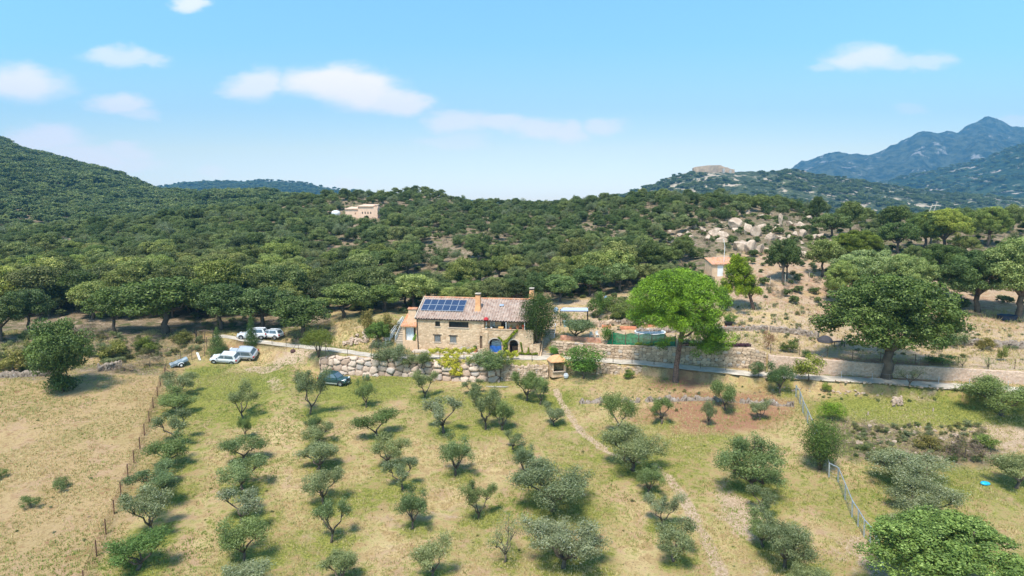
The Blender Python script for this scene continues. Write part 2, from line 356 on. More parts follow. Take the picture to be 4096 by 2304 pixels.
M['boulderwall'] = cellstone('boulder_wall', (.44,.305,.22), (.66,.51,.395), (.10,.06,.04))
M['drywall'] = cellstone('dry_stone', (.34,.235,.15), (.62,.46,.325), (.10,.065,.04))
M['pinkwall'] = cellstone('pink_masonry', (.50,.345,.25), (.70,.52,.39), (.42,.30,.21))
M['oldwall'] = cellstone('old_stone', (.17,.13,.10), (.38,.30,.235), (.06,.045,.03))
def rockmat(name, c1, c2):
    m, t, out = newmat(name); b = NB(t); p = b.obj(); r = b.n('ShaderNodeObjectInfo').outputs['Random']
    n = b.noise(1.2, 7, .7, p, .5); n2 = b.noise(6, 5, .7, p); c = b.mix(b.ramp(n, .35, .62), c1, c2); c = b.mix(b.ramp(n2, .58, .72, 0, .6), c, tuple(x*.4 for x in c1)); c = b.mix(b.math('MULTIPLY', r, .45), c, tuple(x*.7 for x in c1))
    t.links.new(b.bsdf(c, .9, 0, .2, b.bump(b.math('ADD', n, n2), .8, .2)), out.inputs[0]); return m
M['rock'] = rockmat('granite', (.42,.30,.215), (.78,.61,.47))
M['road'] = plain('concrete_road', (.52,.455,.37), .9, var=.2, sc=.8, bump=.2)
def tilemat(name, c1, c2):
    m, t, out = newmat(name); b = NB(t); p = b.obj(); sp = b.n('ShaderNodeSeparateXYZ'); t.links.new(p, sp.inputs[0])
    n = b.noise(1.4, 5, .7, p); cb = b.n('ShaderNodeCombineXYZ'); b.put(cb.inputs[0], b.math('FLOOR', b.math('MULTIPLY', sp.outputs[0], 2.5))); b.put(cb.inputs[1], b.math('FLOOR', b.math('MULTIPLY', sp.outputs[1], 2.6)))
    w = b.n('ShaderNodeTexWhiteNoise'); t.links.new(cb.outputs[0], w.inputs[0])
    c = b.mix(w.outputs[0], c1, c2); c = b.mix(b.ramp(n, .4, .7, 0, .7), c, (.42,.35,.30)); c = b.mix(b.ramp(b.noise(7,4,.7,p), .55, .70, 0, .7), c, (.20,.15,.12))
    t.links.new(b.bsdf(c, .85, 0, .2, b.bump(w.outputs[0], .4, .05)), out.inputs[0]); return m
M['tile'] = tilemat('roof_tiles', (.28,.185,.145), (.49,.365,.295))
M['tile_o'] = tilemat('orange_tiles', (.56,.22,.10), (.72,.36,.20))
M['dark'] = plain('dark_wood', (.035,.026,.02), .7)
M['wood'] = plain('weathered_wood', (.16,.11,.07), .85, var=.3)
M['rust'] = plain('rusty_post', (.13,.065,.04), .8, var=.3)
M['white'] = plain('white_paint', (.78,.78,.76), .5, var=.04)
M['cloth'] = plain('white_cloth', (.70,.72,.74), .9, var=.15, sc=2)
M['glass'] = plain('dark_glass', (.02,.025,.03), .08, spec=.8, var=.1)
M['black'] = plain('black_rubber', (.02,.02,.02), .8)
M['steel'] = plain('galvanised_steel', (.55,.60,.66), .4, .6)
M['bluetarp'] = plain('blue_tarp', (.02,.11,.40), .6, var=.15)
M['terra'] = plain('terracotta', (.60,.24,.13), .85, var=.2, bump=.2)
M['red'] = plain('red_cloth', (.45,.03,.04), .8)
M['concrete'] = plain('pale_concrete', (.50,.42,.34), .9, var=.2, bump=.3)
M['step'] = plain('stone_steps', (.46,.38,.29), .9, var=.2, sc=4, bump=.4)
M['skin'] = plain('skin', (.55,.33,.24), .6, var=.05)
M['denim'] = plain('denim', (.10,.17,.33), .9, var=.2)
# ================================================================== GROUND
def ground():
    tt = np.concatenate([np.linspace(-2, -.95, 60, endpoint=False), np.linspace(-.95, .95, 820), np.linspace(.95, 2, 60)[1:]])
    ds = []; segs = []
    for k in range(len(CUR)-1):
        d0 = ev(CUR[k], tt)[0]; d1 = ev(CUR[k+1], tt)[0]; n = NR[k]
        for j in range(n): ds.append(d0+(d1-d0)*j/n)
    ds.append(ev(CUR[-1], tt)[0]); D = np.array(ds); nr, nc = D.shape
    Tm = np.broadcast_to(tt, D.shape); X = (Tm*D).ravel(); Y = D.ravel(); Zz = Z(X, Y+1e-6)
    idx = np.arange(nr*nc).reshape(nr, nc)
    Fq = np.stack([idx[:-1,:-1], idx[:-1,1:], idx[1:,1:], idx[1:,:-1]], -1).reshape(-1, 4)
    green = np.zeros_like(X); soil = np.zeros_like(X); wild = np.zeros_like(X); red = np.zeros_like(X)
    t = X/Y; D_ = {k: ev(CUR[k], t)[0] for k in (iW0, iW1, iR1, iU1, iT0, iT, iF)}
    def blob(arr, u, v, r, a, ry=None, mx=True):
        c = g(u, v); ry = ry or r
        w = np.exp(-(((X-c.x)/r)**2+((Y-c.y)/ry)**2)); arr[:] = np.maximum(arr, a*w) if mx else arr + a*w
    def path(arr, pts, r, a):
        q = [g(*p) for p in pts]
        for p0, p1 in zip(q[:-1], q[1:]):
            dx, dy = p1.x-p0.x, p1.y-p0.y; L = dx*dx+dy*dy+1e-9
            s = np.clip(((X-p0.x)*dx+(Y-p0.y)*dy)/L, 0, 1); d2 = (X-p0.x-s*dx)**2+(Y-p0.y-s*dy)**2
            arr[:] = np.maximum(arr, a*np.exp(-(d2/(r*r))**1.5))
    green += .37
    fl = g(97, 556); left = np.interp(Y, [45,60,80,95,104,112], [P(84,576,50)[0], g(97,556).x, g(130,470).x, g(153,407).x, g(178,372).x, g(196,350).x])
    inL = X < left
    green[inL] = .36; soil[inL & (Y > 98)] = .22; red[inL] = .46
    for (u,v,r,a,ry) in [(215,384,5,.55,5),(238,392,5,.45,4),(262,380,4,.5,3),(205,372,3,.6,3),(190,400,4,.3,6),(345,388,6,.4,4),(372,392,5,.45,3),(350,400,6,.3,4),(405,378,4,.4,3),
        (240,415,4,.3,5),(190,430,3,.3,8),(520,405,5,.35,4),(460,400,5,.25,4),(560,400,3,.4,3),(600,440,6,.25,5),(690,440,6,.3,4),(365,500,4,.35,4),(280,560,6,.2,6),(470,420,5,.25,5),
        (560,470,6,.2,6),(700,470,5,.15,6),(860,520,4,.2,8),(880,411,7,.5,3),(850,408,5,.55,2.5),(900,420,6,.45,2),(960,416,6,.4,3),(930,400,5,.25,2),(960,480,6,.35,5),(1000,560,5,.25,6),(810,345,6,.3,3),(790,345,4,.4,2),(840,430,3,.2,4),(560,520,5,.2,5)]:
        blob(green, u, v, r, a, ry, False)
    for (u,v,r,a,ry) in [(270,365,3,.5,2.0),(296,356,3,.7,2),(300,400,3,.2,5),(735,498,3,.6,4),(745,520,2.5,.6,3),(765,548,2,.5,3),(855,560,2,.6,4),(770,575,3,.5,2),(700,425,4,.35,3),(640,415,4,.3,2),
        (300,480,3,.45,2),(310,500,2.5,.4,1.5),(310,535,2.2,.45,2),(405,520,3,.35,2),(460,515,4,.4,1.2),(390,545,2,.4,1.5),(505,545,2,.3,2),(650,522,2,.35,1.5),(990,432,8,.7,3),(1015,445,6,.6,3),(940,398,8,.35,1.6),(870,395,8,.3,1.5),
        (440,500,2,.3,1),(600,450,2,.4,1),(62,410,8,.2,6),(990,520,6,.25,6),(930,560,4,.2,5),(20,520,6,.15,5),(100,460,5,.2,8),(590,385,7,.25,2),(720,400,6,.25,2),(210,415,3,.2,3)]:
        blob(soil, u, v, r, a, ry, False)
    path(soil, [(254,369),(268,370),(285,362),(298,356),(308,352)], 1.5, 1.0); path(soil, [(262,372),(272,380),(280,388)], 1.3, .5)
    path(soil, [(556,390),(561,402),(568,412),(575,424),(586,436),(598,445),(612,455),(640,463)], .55, .8)
    path(soil, [(655,466),(668,478),(680,493),(690,510),(700,530),(712,552),(722,575)], .75, .85); path(soil, [(858,540),(866,560),(880,576)], .9, .8)
    for (u,v,r,a,ry) in [(676,384,7,.75,4),(640,396,8,.45,3),(700,398,9,.75,3.5),(740,402,9,.9,3.5),(690,412,8,.9,3.5),(725,420,9,.95,4),(660,418,6,.7,2.5),(760,412,6,.8,4),(705,428,7,.8,2.5),(610,398,8,.35,3),(765,395,5,.6,4),(670,424,5,.45,2),(800,385,5,.4,3),(845,390,6,.35,2),(230,349,8,.6,3),(205,352,6,.5,4),(275,356,5,.5,2),(890,372,9,.8,5),(860,366,9,.7,3),(158,398,3,.5,4),(146,432,2,.5,6),(128,478,2,.5,6),(110,520,2,.4,6),(500,397,5,.3,3),(700,350,6,.4,2)]:
        blob(red, u, v, r, a, ry)
    for (u,v,r,a,ry) in [(862,432,6,.9,4),(890,440,7,.9,5),(915,444,6,.9,5),(940,450,7,.9,5),(965,452,6,.8,5),(850,448,4,.8,5),(60,345,30,.9,6),(120,350,20,.7,6),(10,352,20,.7,5),(25,376,22,.7,3),(112,369,13,.8,3),(160,366,6,.5,3),(340,348,5,.5,2),(370,335,6,.5,3)]:
        blob(wild, u, v, r, a, ry)
    # banks, terraces and forest floor
    bk = np.clip(1-np.abs((Y-(D_[iW0]+D_[iW1])/2)/np.maximum(D_[iW1]-D_[iW0], .8)), 0, 1); soil[:] = np.maximum(soil, bk*.3)
    up = (Y > D_[iU1])*(Y < D_[iT]+6); soil[:] = np.where(up*(t > .04), np.maximum(soil, .60+.25*fbm(X/6, Y/4, 3, 4)), soil); green[:] = np.where(up*(t > .04), .12, green); red[:] = np.where(up*(t > .04), np.maximum(red, .34), red)
    green[:] = np.where(up*(t <= .04)*(t > -.3), .35, green); soil[:] = np.where(up*(t <= .04)*(t > -.25), np.maximum(soil, .3), soil)
    hs = (Y > D_[iT])*(Y < D_[iF]+14)*(t > .30); red[:] = np.where(hs, np.maximum(red, .48), red); soil[:] = np.where(hs, .6, soil); green[:] = np.where(hs, .1, green)
    wf = np.clip((Y-D_[iT]-2)/10, 0, 1)*np.where(t > .30, np.clip((Y-D_[iF]-4)/22, 0, 1), 1)
    wild[:] = np.maximum(wild, wf); wild[:] = np.where((t < -.27)*(Y > D_[iW1]+7), np.maximum(wild, .8), wild)
    mask = np.stack([np.clip(green,0,1.2), np.clip(soil,0,1), np.clip(wild,0,1), np.clip(red,0,1)], 1)
    global GXY; GXY = (X, Y, mask)
    me = npmesh('ground', np.stack([X, Y, Zz], 1), Fq, {'mask': ('FLOAT_COLOR', 'POINT', mask)}, True)
    tag(mobj('ground', me, M['ground']), kind='structure')
    # concrete track
    t2 = np.linspace(P(214,337,113)[0]/113, 1.0, 700); a0, za = ev(R0, t2); a1, zb = ev(R1, t2); V = []; Fc = []
    js = np.linspace(.05, .95, 7)
    for i in range(len(t2)):
        for j in js:
            d = a0[i]+(a1[i]-a0[i])*j + (.12*math.sin(i*.21)+.1*math.sin(i*.53) if j in (js[0], js[-1]) else 0); V.append((t2[i]*d, d, za[i]+(zb[i]-za[i])*j + .05))
    for i in range(len(t2)-1):
        for j in range(6): k = i*7+j; Fc.append((k, k+7, k+8, k+1))
    me = npmesh('road', V, np.array(Fc)[:, ::-1], None, True); tag(mobj('road', me, M['road']), kind='structure')
ground()
# far ridges, each at its own distance
def rockymat(name, c1, c2, rk, amt, sc):
    m, t, out = newmat(name); b = NB(t); p = b.pos()
    n = b.noise(sc, 8, .65, p, .3); n2 = b.noise(sc*9, 6, .75, p); n3 = b.noise(sc*2.3, 7, .7, p, 1.0)
    c = b.mix(b.ramp(n2, .42, .58), c1, c2); r = b.math('ADD', b.math('MULTIPLY', n3, .65), b.math('MULTIPLY', n2, .35)); c = b.mix(b.ramp(r, amt, amt+.05), c, rk)
    t.links.new(b.bsdf(c, .95, 0, .05, b.bump(b.math('ADD', n2, b.math('MULTIPLY', n, 2)), .9, .6/sc*.05)), out.inputs[0]); return m
M['far'] = rockymat('far_scrub', (.014,.032,.020), (.050,.078,.036), (.50,.41,.33), .550, .0045)
M['fort'] = rockymat('fort_scrub', (.030,.045,.022), (.10,.115,.055), (.50,.40,.29), .53, .010)
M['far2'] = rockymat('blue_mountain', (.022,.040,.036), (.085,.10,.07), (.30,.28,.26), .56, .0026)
M['wood_far'] = rockymat('wooded_far', (.018,.032,.014), (.060,.085,.030), (.10,.12,.05), .7, .012)
HILLS = {}
def ridge(name, crest, df, dbk, zf, mat, amp, ns, seed, nt_=420, nsr=90, pw=1.0, cre=1.0):
    c = curve(crest); t = np.linspace(c[0,0], c[-1,0], nt_); dc, zc = ev(c, t)
    s = np.concatenate([np.linspace(0, 1, nsr), np.linspace(1, 0, 14)[1:]]); back = np.arange(len(s)) >= nsr
    Tm, Sm = np.meshgrid(t, s); DC = np.broadcast_to(dc, Tm.shape); ZC_ = np.broadcast_to(zc, Tm.shape)
    d = np.where(back[:, None], DC+(1-Sm)*(dbk), df+(DC-df)*Sm); X = Tm*d
    h = zf+(ZC_-zf)*Sm**pw
    n = (np.abs(fbm(X/ns, d/ns, 6, seed))*-2+.5)*amp*np.sin(np.pi*np.clip(Sm, 0, 1)**.8)**.8*(h-zf)/max(zc.max()-zf, 1) + fbm(X/(ns*.12), d/(ns*.12), 4, seed+2)*amp*.10*cre
    Zz = h+n; idx = np.arange(X.size).reshape(X.shape)
    Fq = np.stack([idx[:-1,:-1], idx[:-1,1:], idx[1:,1:], idx[1:,:-1]], -1).reshape(-1, 4)
    me = npmesh(name, np.stack([X.ravel(), d.ravel(), Zz.ravel()], 1), Fq, None, True); HILLS[seed] = (X, d, Zz)
    return tag(mobj(name, me, mat), kind='structure')
ridge('hill', [(60,212,2300),(130,192,2450),(156,187.5,2600),(182,182.5,2600),(204,180.6,2600),(233,181.6,2600),(262,180.6,2600),(285,181.6,2600),(306,183.4,2600),(335,189,2600),(380,193.5,2600),(401,195.5,2600),(461,200.5,2600),(508,201.5,2600),(542,203,2600),(575,204.5,2600),(640,207,2600)], 1800, 300, -30, M['wood_far'], 40, 240, 21)
ridge('hill', [(560,206,1350),(590,201,1380),(625,193,1420),(640,188.5,1460),(652,185,1500),(664.5,179,1500),(679,174.5,1500),(693.5,172,1500),(715,172,1500),(737,172,1500),(763,171.3,1500),(795,168.5,1500),(810,172.5,1500),(853,179.5,1500),(880,184,1500),(905,188,1500),(950,194,1500),(1024,198,1500),(1350,202,1500)], 900, 300, -12, M['fort'], 24, 120, 22)
ridge('mountain', [(800,206,2700),(850,192,2700),(876,184,2700),(900,178,2650),(925,172.5,2600),(955,166.5,2600),(983.7,158,2600),(1005,149,2600),(1024,142.5,2600),(1080,120,2600),(1200,80,2650),(1500,60,2700)], 1600, 500, -20, M['far'], 105, 360, 23)
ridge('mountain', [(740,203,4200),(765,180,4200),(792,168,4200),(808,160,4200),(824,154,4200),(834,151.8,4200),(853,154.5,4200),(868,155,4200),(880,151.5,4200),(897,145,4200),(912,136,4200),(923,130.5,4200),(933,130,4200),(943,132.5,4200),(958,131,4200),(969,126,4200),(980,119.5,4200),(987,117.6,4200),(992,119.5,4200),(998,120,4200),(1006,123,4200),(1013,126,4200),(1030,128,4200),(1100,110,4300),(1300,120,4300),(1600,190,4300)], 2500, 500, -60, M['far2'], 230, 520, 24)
# ================================================================== TREE PARTS (unit size: 1 wide, 1 high)
def leaves(cl, n, size, asp, seed, up=.35, rnd=.75, hollow=.45, flat=.8):
    """cl: clusters (x,y,z,r). Returns quads scattered in shells round each cluster"""
    r = np.random.default_rng(seed); cl = np.asarray(cl, float); w = cl[:,3]**2; k = r.choice(len(cl), n, p=w/w.sum())
    dv = r.normal(size=(n,3)); dv /= np.linalg.norm(dv, axis=1)[:,None]; rad = hollow+(1-hollow)*r.random(n)**.6
    bump = 1+.18*np.sin(dv[:,0]*7+k)*np.cos(dv[:,2]*6+k*2.1)
    pos = cl[k,:3] + dv*(cl[k,3]*rad*bump)[:,None]*np.array([1,1,flat])
    nm = dv*.9 + r.normal(size=(n,3))*rnd + np.array([0,0,up]); nm /= np.linalg.norm(nm, axis=1)[:,None]
    a = np.cross(nm, r.normal(size=(n,3))); a /= np.linalg.norm(a, axis=1)[:,None]; b = np.cross(nm, a)
    s = (size*(.65+.7*r.random(n)))[:,None]; A = a*s; B = b*s*asp
    V = np.stack([pos-A, pos-B*.9+A*.1, pos+A, pos+B*.9+A*.1], 1).reshape(-1, 3); Fc = np.arange(n*4).reshape(-1, 4)
    cr = r.random(len(cl)); clump = np.repeat(np.clip(cr[k]*.7+r.random(n)*.3+.2*(dv[:,2]>.3), 0, 1), 4); leaf = np.repeat(r.random(n), 4)  # cluster tops get a lighter leaf colour: light from above painted in
    return V, Fc, clump, leaf
def norm_xy(V, top=True):
    return V
class Tree:
    """crown mesh + trunk mesh normalised so that the whole is 1 wide and 1 high, foot at the origin"""
    def __init__(s, name, cl, n, size, asp, seed, limbs, mat, bark, trunk_n=6, **k):
        V, Fc, c, l = leaves(cl, n, size, asp, seed, **k)
        w = max(np.percentile(V[:,0], 99.3)-np.percentile(V[:,0], .7), np.percentile(V[:,1], 99.3)-np.percentile(V[:,1], .7)); h = np.percentile(V[:,2], 99.6)
        sc = np.array([1/w, 1/w, 1/h]); V = V*sc
        s.cr = npmesh('crown_'+name, V, Fc, {'clump': ('FLOAT', 'POINT', c), 'leaf': ('FLOAT', 'POINT', l)}); s.cr.materials.append(mat)
        mb = MB()
        for pts, rr in limbs: mb.tube([Vector(p)*1 for p in pts], rr, trunk_n)
        tv = np.array(mb.v)*sc; me = bpy.data.meshes.new('trunk_'+name); me.from_pydata([tuple(q) for q in tv], [], mb.f); me.polygons.foreach_set('use_smooth', [True]*len(me.polygons)); me.materials.append(bark); s.tr = me
def crooked(p0, p1, n, amp, r):
    out = []
    for i in range(n+1):
        f = i/n; out.append([p0[j]+(p1[j]-p0[j])*f+(r.normal()*amp*math.sin(math.pi*f) if 0 < i < n else 0) for j in range(3)])
    return out
def oak_tree(name, seed, ncl=34, n=13000, size=.0155, cr0=.095, mat='oak', open_=0.0, fork=.32, hgt=.78, low=.25):
    r = np.random.default_rng(seed); cl = []; limbs = []
    for i in range(ncl):
        th = r.random()*2*math.pi; ph = math.acos(1-r.random()*1.45) if i > ncl*.25 else math.acos(1-r.random()*.5)
        rr = .37*(.78+.36*r.random()); x, y = rr*math.sin(ph)*math.cos(th), rr*math.sin(ph)*math.sin(th); z = (low+hgt)/2+(hgt-low)*.52*math.cos(ph)*(.85+.3*r.random())
        cl.append((x, y, max(z, low), cr0*(.75+.6*r.random())))
    for i in range(14): cl.append((r.normal()*.12, r.normal()*.12, low+.15+(hgt-low)*.5*r.random(), .13))
    base = crooked((0,0,-.03), (r.normal()*.02, r.normal()*.02, fork), 4, .012, r); limbs.append((base, [.042,.034,.030,.028,.027])); tp = base[-1]
    for j in range(5):
        c = cl[int(r.integers(len(cl)))]; limbs.append((crooked(tp, (c[0]*.9, c[1]*.9, c[2]), 4, .02, r), [.022,.017,.013,.009,.004]))
    return Tree(name, cl, n, size, .62, seed, limbs, M[mat], M['bark'], rnd=.55, hollow=.6, flat=.72)
def olive_tree(name, seed, arms=4, n=7500, spread=.34, mat='olive', low=.44, cr=.14, size=.0175, fork=.16, per=5, bush=False):
    r = np.random.default_rng(seed); cl = []; limbs = []; a0 = r.random()*6
    base = crooked((0,0,-.03), (r.normal()*.02, r.normal()*.02, fork), 3, .012, r); limbs.append((base, [.036,.028,.024,.022])); tp = base[-1]
    for j in range(arms):
        an = a0+j*2*math.pi/arms+r.normal()*.3; rr = spread*(.7+.45*r.random()); e = (rr*math.cos(an), rr*math.sin(an), low+.22*r.random())
        pts = crooked(tp, e, 5, .028, r); limbs.append((pts, [.020,.017,.014,.011,.008,.005]))
        for q in range(per):
            cx = e[0]*(.55+.6*r.random())+r.normal()*.06; cy = e[1]*(.55+.6*r.random())+r.normal()*.06; cz = e[2]+r.normal()*.09+.03
            cl.append((cx, cy, cz, cr*(.65+.6*r.random()))); 
            if q < 3: limbs.append((crooked(pts[3], (cx, cy, cz), 3, .015, r), [.009,.007,.005,.003]))
    for q in range(3 if not bush else 10): cl.append((r.normal()*.1, r.normal()*.1, low+.05+.2*r.random() if not bush else .12+.4*r.random(), cr*1.15))
    return Tree(name, cl, n, size, .38, seed, limbs, M[mat], M['bark'], 5, rnd=.85, hollow=.1, up=.25, flat=.95)
OAKS = [oak_tree('oak', 100+i, ncl=(46,54,42,48)[i], fork=(.3,.34,.26,.3)[i]) for i in range(4)]
OAKX = [oak_tree('big_oak', 120+i, ncl=135, n=52000, size=.0085, cr0=.060, low=.2, fork=.24) for i in range(2)]
FAROAK = [oak_tree('far_oak', 140+i, ncl=26, n=1800, size=.042, low=.18) for i in range(3)]
OLV = [olive_tree('olive', 200, 4), olive_tree('olive', 201, 3, spread=.38, low=.52), olive_tree('olive', 202, 5, n=8800, spread=.3, low=.38, cr=.14), olive_tree('olive', 203, 3, n=5000, spread=.36, cr=.105, per=6), olive_tree('olive', 204, 4, n=8500, low=.38, cr=.15, spread=.28), olive_tree('olive', 205, 2, n=7500, spread=.30, low=.44, cr=.145, per=8)]
OLVX = [olive_tree('big_olive', 220, 6, n=15000, spread=.36, low=.36, cr=.115, per=8, size=.0135), olive_tree('big_olive', 221, 7, n=16000, spread=.38, low=.34, cr=.11, per=8, size=.013)]
SPARSE = olive_tree('sparse_olive', 230, 5, n=1500, spread=.34, low=.42, cr=.14, per=5, size=.018)
def blob_tree(name, seed, cl, n, size, mat, asp=.4, trunk=.12, tr=.02, bark='bark', stems=1, **k):
    r = np.random.default_rng(seed); limbs = []
    for j in range(stems):
        an = j*6.28/stems; e = (.12*math.cos(an)*(stems > 1), .12*math.sin(an)*(stems > 1), max(trunk, .1)+.15)
        limbs.append((crooked((0,0,-.03), e, 3, .01, r), [tr, tr*.85, tr*.7, tr*.5]))
    return Tree(name, cl, n, size, asp, seed, limbs, M[mat], M[bark], 6, **k)
r_ = np.random.default_rng(5)
def ball(n, rx, rz, z0, cr, seed, low=0.0):
    q = np.random.default_rng(seed); o = []
    while len(o) < n:
        d = q.normal(size=3); d /= np.linalg.norm(d); k = q.random()**.35
        z = z0+rz*d[2]*k
        if z > low: o.append((rx*d[0]*k, rx*d[1]*k, z, cr*(.7+.6*q.random())))
    return o
SHR = [blob_tree('shrub', 300, ball(18, .32, .30, .42, .16, 1), 3000, .026, 'oak', .45, .05, hollow=.3), blob_tree('shrub', 301, ball(14, .34, .24, .36, .15, 2), 2400, .028, 'shrub', .3, .05, hollow=.1, rnd=1.1), blob_tree('grey_shrub', 302, ball(16, .34, .28, .4, .15, 3), 2600, .024, 'olive', .35, .04, hollow=.1, rnd=1.1)]
DRYS = blob_tree('dry_shrub', 303, ball(16, .36, .22, .28, .15, 4), 1500, .032, 'dry', .14, .03, hollow=0, rnd=1.3)
ROUND = blob_tree('round_bush', 305, ball(30, .34, .30, .5, .15, 6, .2), 7000, .017, 'oak', .5, .05, hollow=.55)
ROUND2 = blob_tree('bushy_oak', 307, ball(90, .36, .34, .60, .10, 16, .12)+ball(16, .12, .1, .16, .1, 17, .08), 24000, .0135, 'oak', .6, .22, .03, hollow=.55)
BRIGHT = blob_tree('bright_bush', 306, [(-.22,0,.5,.22),(.22,0,.5,.22),(-.25,.05,.35,.2),(.25,0,.35,.2),(-.15,0,.68,.16),(.2,.03,.68,.17),(0,0,.4,.22)]+ball(16,.36,.26,.48,.11,8), 6000, .018, 'pine', .35, .05, hollow=.6)
CONE = [blob_tree('conifer', 310+i, [(.22*(1-z)*math.cos(a*2.4)*(1 if z > .1 else 1.1), .22*(1-z)*math.sin(a*2.4), .1+.85*z, .27*(1-z*.72)) for a, z in enumerate(np.linspace(0, 1, 26))], 9000, .02, 'oak', .3, .1, hollow=.35) for i in range(2)]
COLUMN = blob_tree('column_tree', 312, [(.10*math.cos(a*2.4), .10*math.sin(a*2.4), .22+.68*z, .30*(1-abs(z-.45)**2*1.9)) for a, z in enumerate(np.linspace(0, 1, 22))]+ball(34, .34, .36, .56, .10, 11, .15), 15000, .0125, 'oak', .5, .3, .03, stems=4, hollow=.5)
BROOM = blob_tree('broom', 314, [(.33*math.cos(a), .33*math.sin(a), .58, .19) for a in np.linspace(0, 6, 8)]+[(.22*math.cos(a), .22*math.sin(a), .74, .22) for a in np.linspace(0, 6, 7)]+[(0,0,.72,.26),(.1,0,.86,.18),(-.1,0,.84,.2)], 9500, .028, 'shrub', .16, .45, .018, stems=6, hollow=.15, rnd=1.2)
# bright umbrella pine: many puffs over a dome, tall bare trunk
def stone_pine():
    r = np.random.default_rng(77); cl = []; R_ = 7.3
    for i in range(380):
        th = r.random()*6.283; q = math.sqrt(r.random())*.985; x, y = R_*q*math.cos(th)*.93, R_*q*math.sin(th)*.92
        if r.random() < .6: z = 9.0+6.4*math.sqrt(max(0, 1-q*q*.96))*(.93+.1*r.random())
        else: z = 8.6+.2*q*q + r.random()*1.3
        cl.append((x, y, z, .60+.40*r.random()))
    for i in range(95): cl.append((4.1+r.normal()*1.45, r.normal()*1.1-1.4, 6.6+r.normal()*.9, .55+.3*r.random()))    # low bough on the right
    for i in range(8): cl.append((-1.6+r.normal()*1.0, r.normal()*.8-1.5, 6.2+r.normal()*.5, .5+.3*r.random()))
    for i in range(70): q = r.random()*4.6; th = r.random()*6.283; cl.append((q*math.cos(th), q*math.sin(th), 10.4+3.2*r.random(), 1.15))
    V, Fc, c, l = leaves(cl, 135000, .13, .28, 78, up=.4, rnd=.35, hollow=.66, flat=.8)
    cr = npmesh('crown', V, Fc, {'clump': ('FLOAT', 'POINT', c), 'leaf': ('FLOAT', 'POINT', l)})
    mb = MB(); mb.tube([(0,0,-.5),(-.1,0,.4),(.0,0,2.5),(.25,0,4.6),(.55,0,6.6),(.7,0,8.6)], [.52,.42,.36,.33,.30,.22], 12)
    for j in range(12):
        an = j*.55+r.normal()*.2; rr = 3.2+2.6*r.random(); mb.tube(crooked((.55+.1*(j%2),0,6.2+j*.18), (rr*math.cos(an)+.4, rr*math.sin(an), 9.4+r.random()*1.6), 5, .22, r), [.17,.14,.11,.08,.06,.03], 6)
    mb.tube(crooked((.4,0,5.2), (3.0,-1.5,6.0), 4, .15, r), [.16,.13,.09,.06,.03], 6)
    b = g(676, 382); root = empty('stone_pine', b, 0, 'huge bright green umbrella pine with a tall bare trunk beside the concrete track', 'pine tree'); root.location.z -= .1
    s = 1.0; mobj('crown', cr, M['pine'], root); mb.build('trunk', M['pinebark'], root, smooth=True); return root
PINE = stone_pine()
def second_pine():
    r = np.random.default_rng(88); cl = []
    for i in range(140):
        z = r.random()**1.3; rad = 3.1*(1-z)**.62+.4; th = r.random()*6.283; q = math.sqrt(r.random()); cl.append((rad*q*math.cos(th)-2.0+.7*(1-z), rad*q*math.sin(th), 3.9+6.7*z, .46+.25*r.random()))
    V, Fc, c, l = leaves(cl, 34000, .16, .24, 89, up=.6, rnd=.8, hollow=.4, flat=1.35)
    cr = npmesh('crown', V, Fc, {'clump': ('FLOAT', 'POINT', c), 'leaf': ('FLOAT', 'POINT', l)})
    mb = MB(); mb.tube([(1.2,0,-.6),(.9,0,1.0),(.3,0,3.0),(-.6,0,5.0),(-1.2,0,8)], [.36,.3,.25,.18,.08], 8); mb.tube([(.5,0,2.6),(1.2,0,4),(1.8,0,5.2)], [.14,.1,.05], 6)
    p = P(757.5, 320, 110); root = empty('leaning_pine', (p[0], 115, z1(p[0], 115)), 0, 'yellow green pine on a leaning trunk behind the umbrella pine', 'pine tree')
    root.scale = (.98,.98,.85); o = mobj('crown', cr, M['pine'], root); o.color = (1.7, 1.25, .9, 1); mb.build('trunk', M['pinebark'], root, smooth=True)
second_pine()
# ------------------------------------------------------------------ placing
USED = []
def plant(kind, name, u, vb, vt, w, label, cat, group=None, tint=(1,1,1), rz=None, sink=.05, at=None, nopart=False):
    """put a plant of w px by (vb-vt) px with its foot on the ground seen at (u, vb)"""
    p = Vector(at) if at is not None else g(u, vb); k = pxm(p); wid = w/k; h = (vb-vt)/k/.985
    root = empty(name, (p.x, p.y, p.z-sink), 0, label, cat, group); root.rotation_euler.z = rz if rz is not None else (u*1.7+vb*.9) % 6.28
    root.scale = (wid, wid, h)
    c = mobj('crown', kind.cr, None, root); c.color = (*tint, 1); mobj('trunk', kind.tr, None, root); USED.append((p.x, p.y, wid/2)); return root
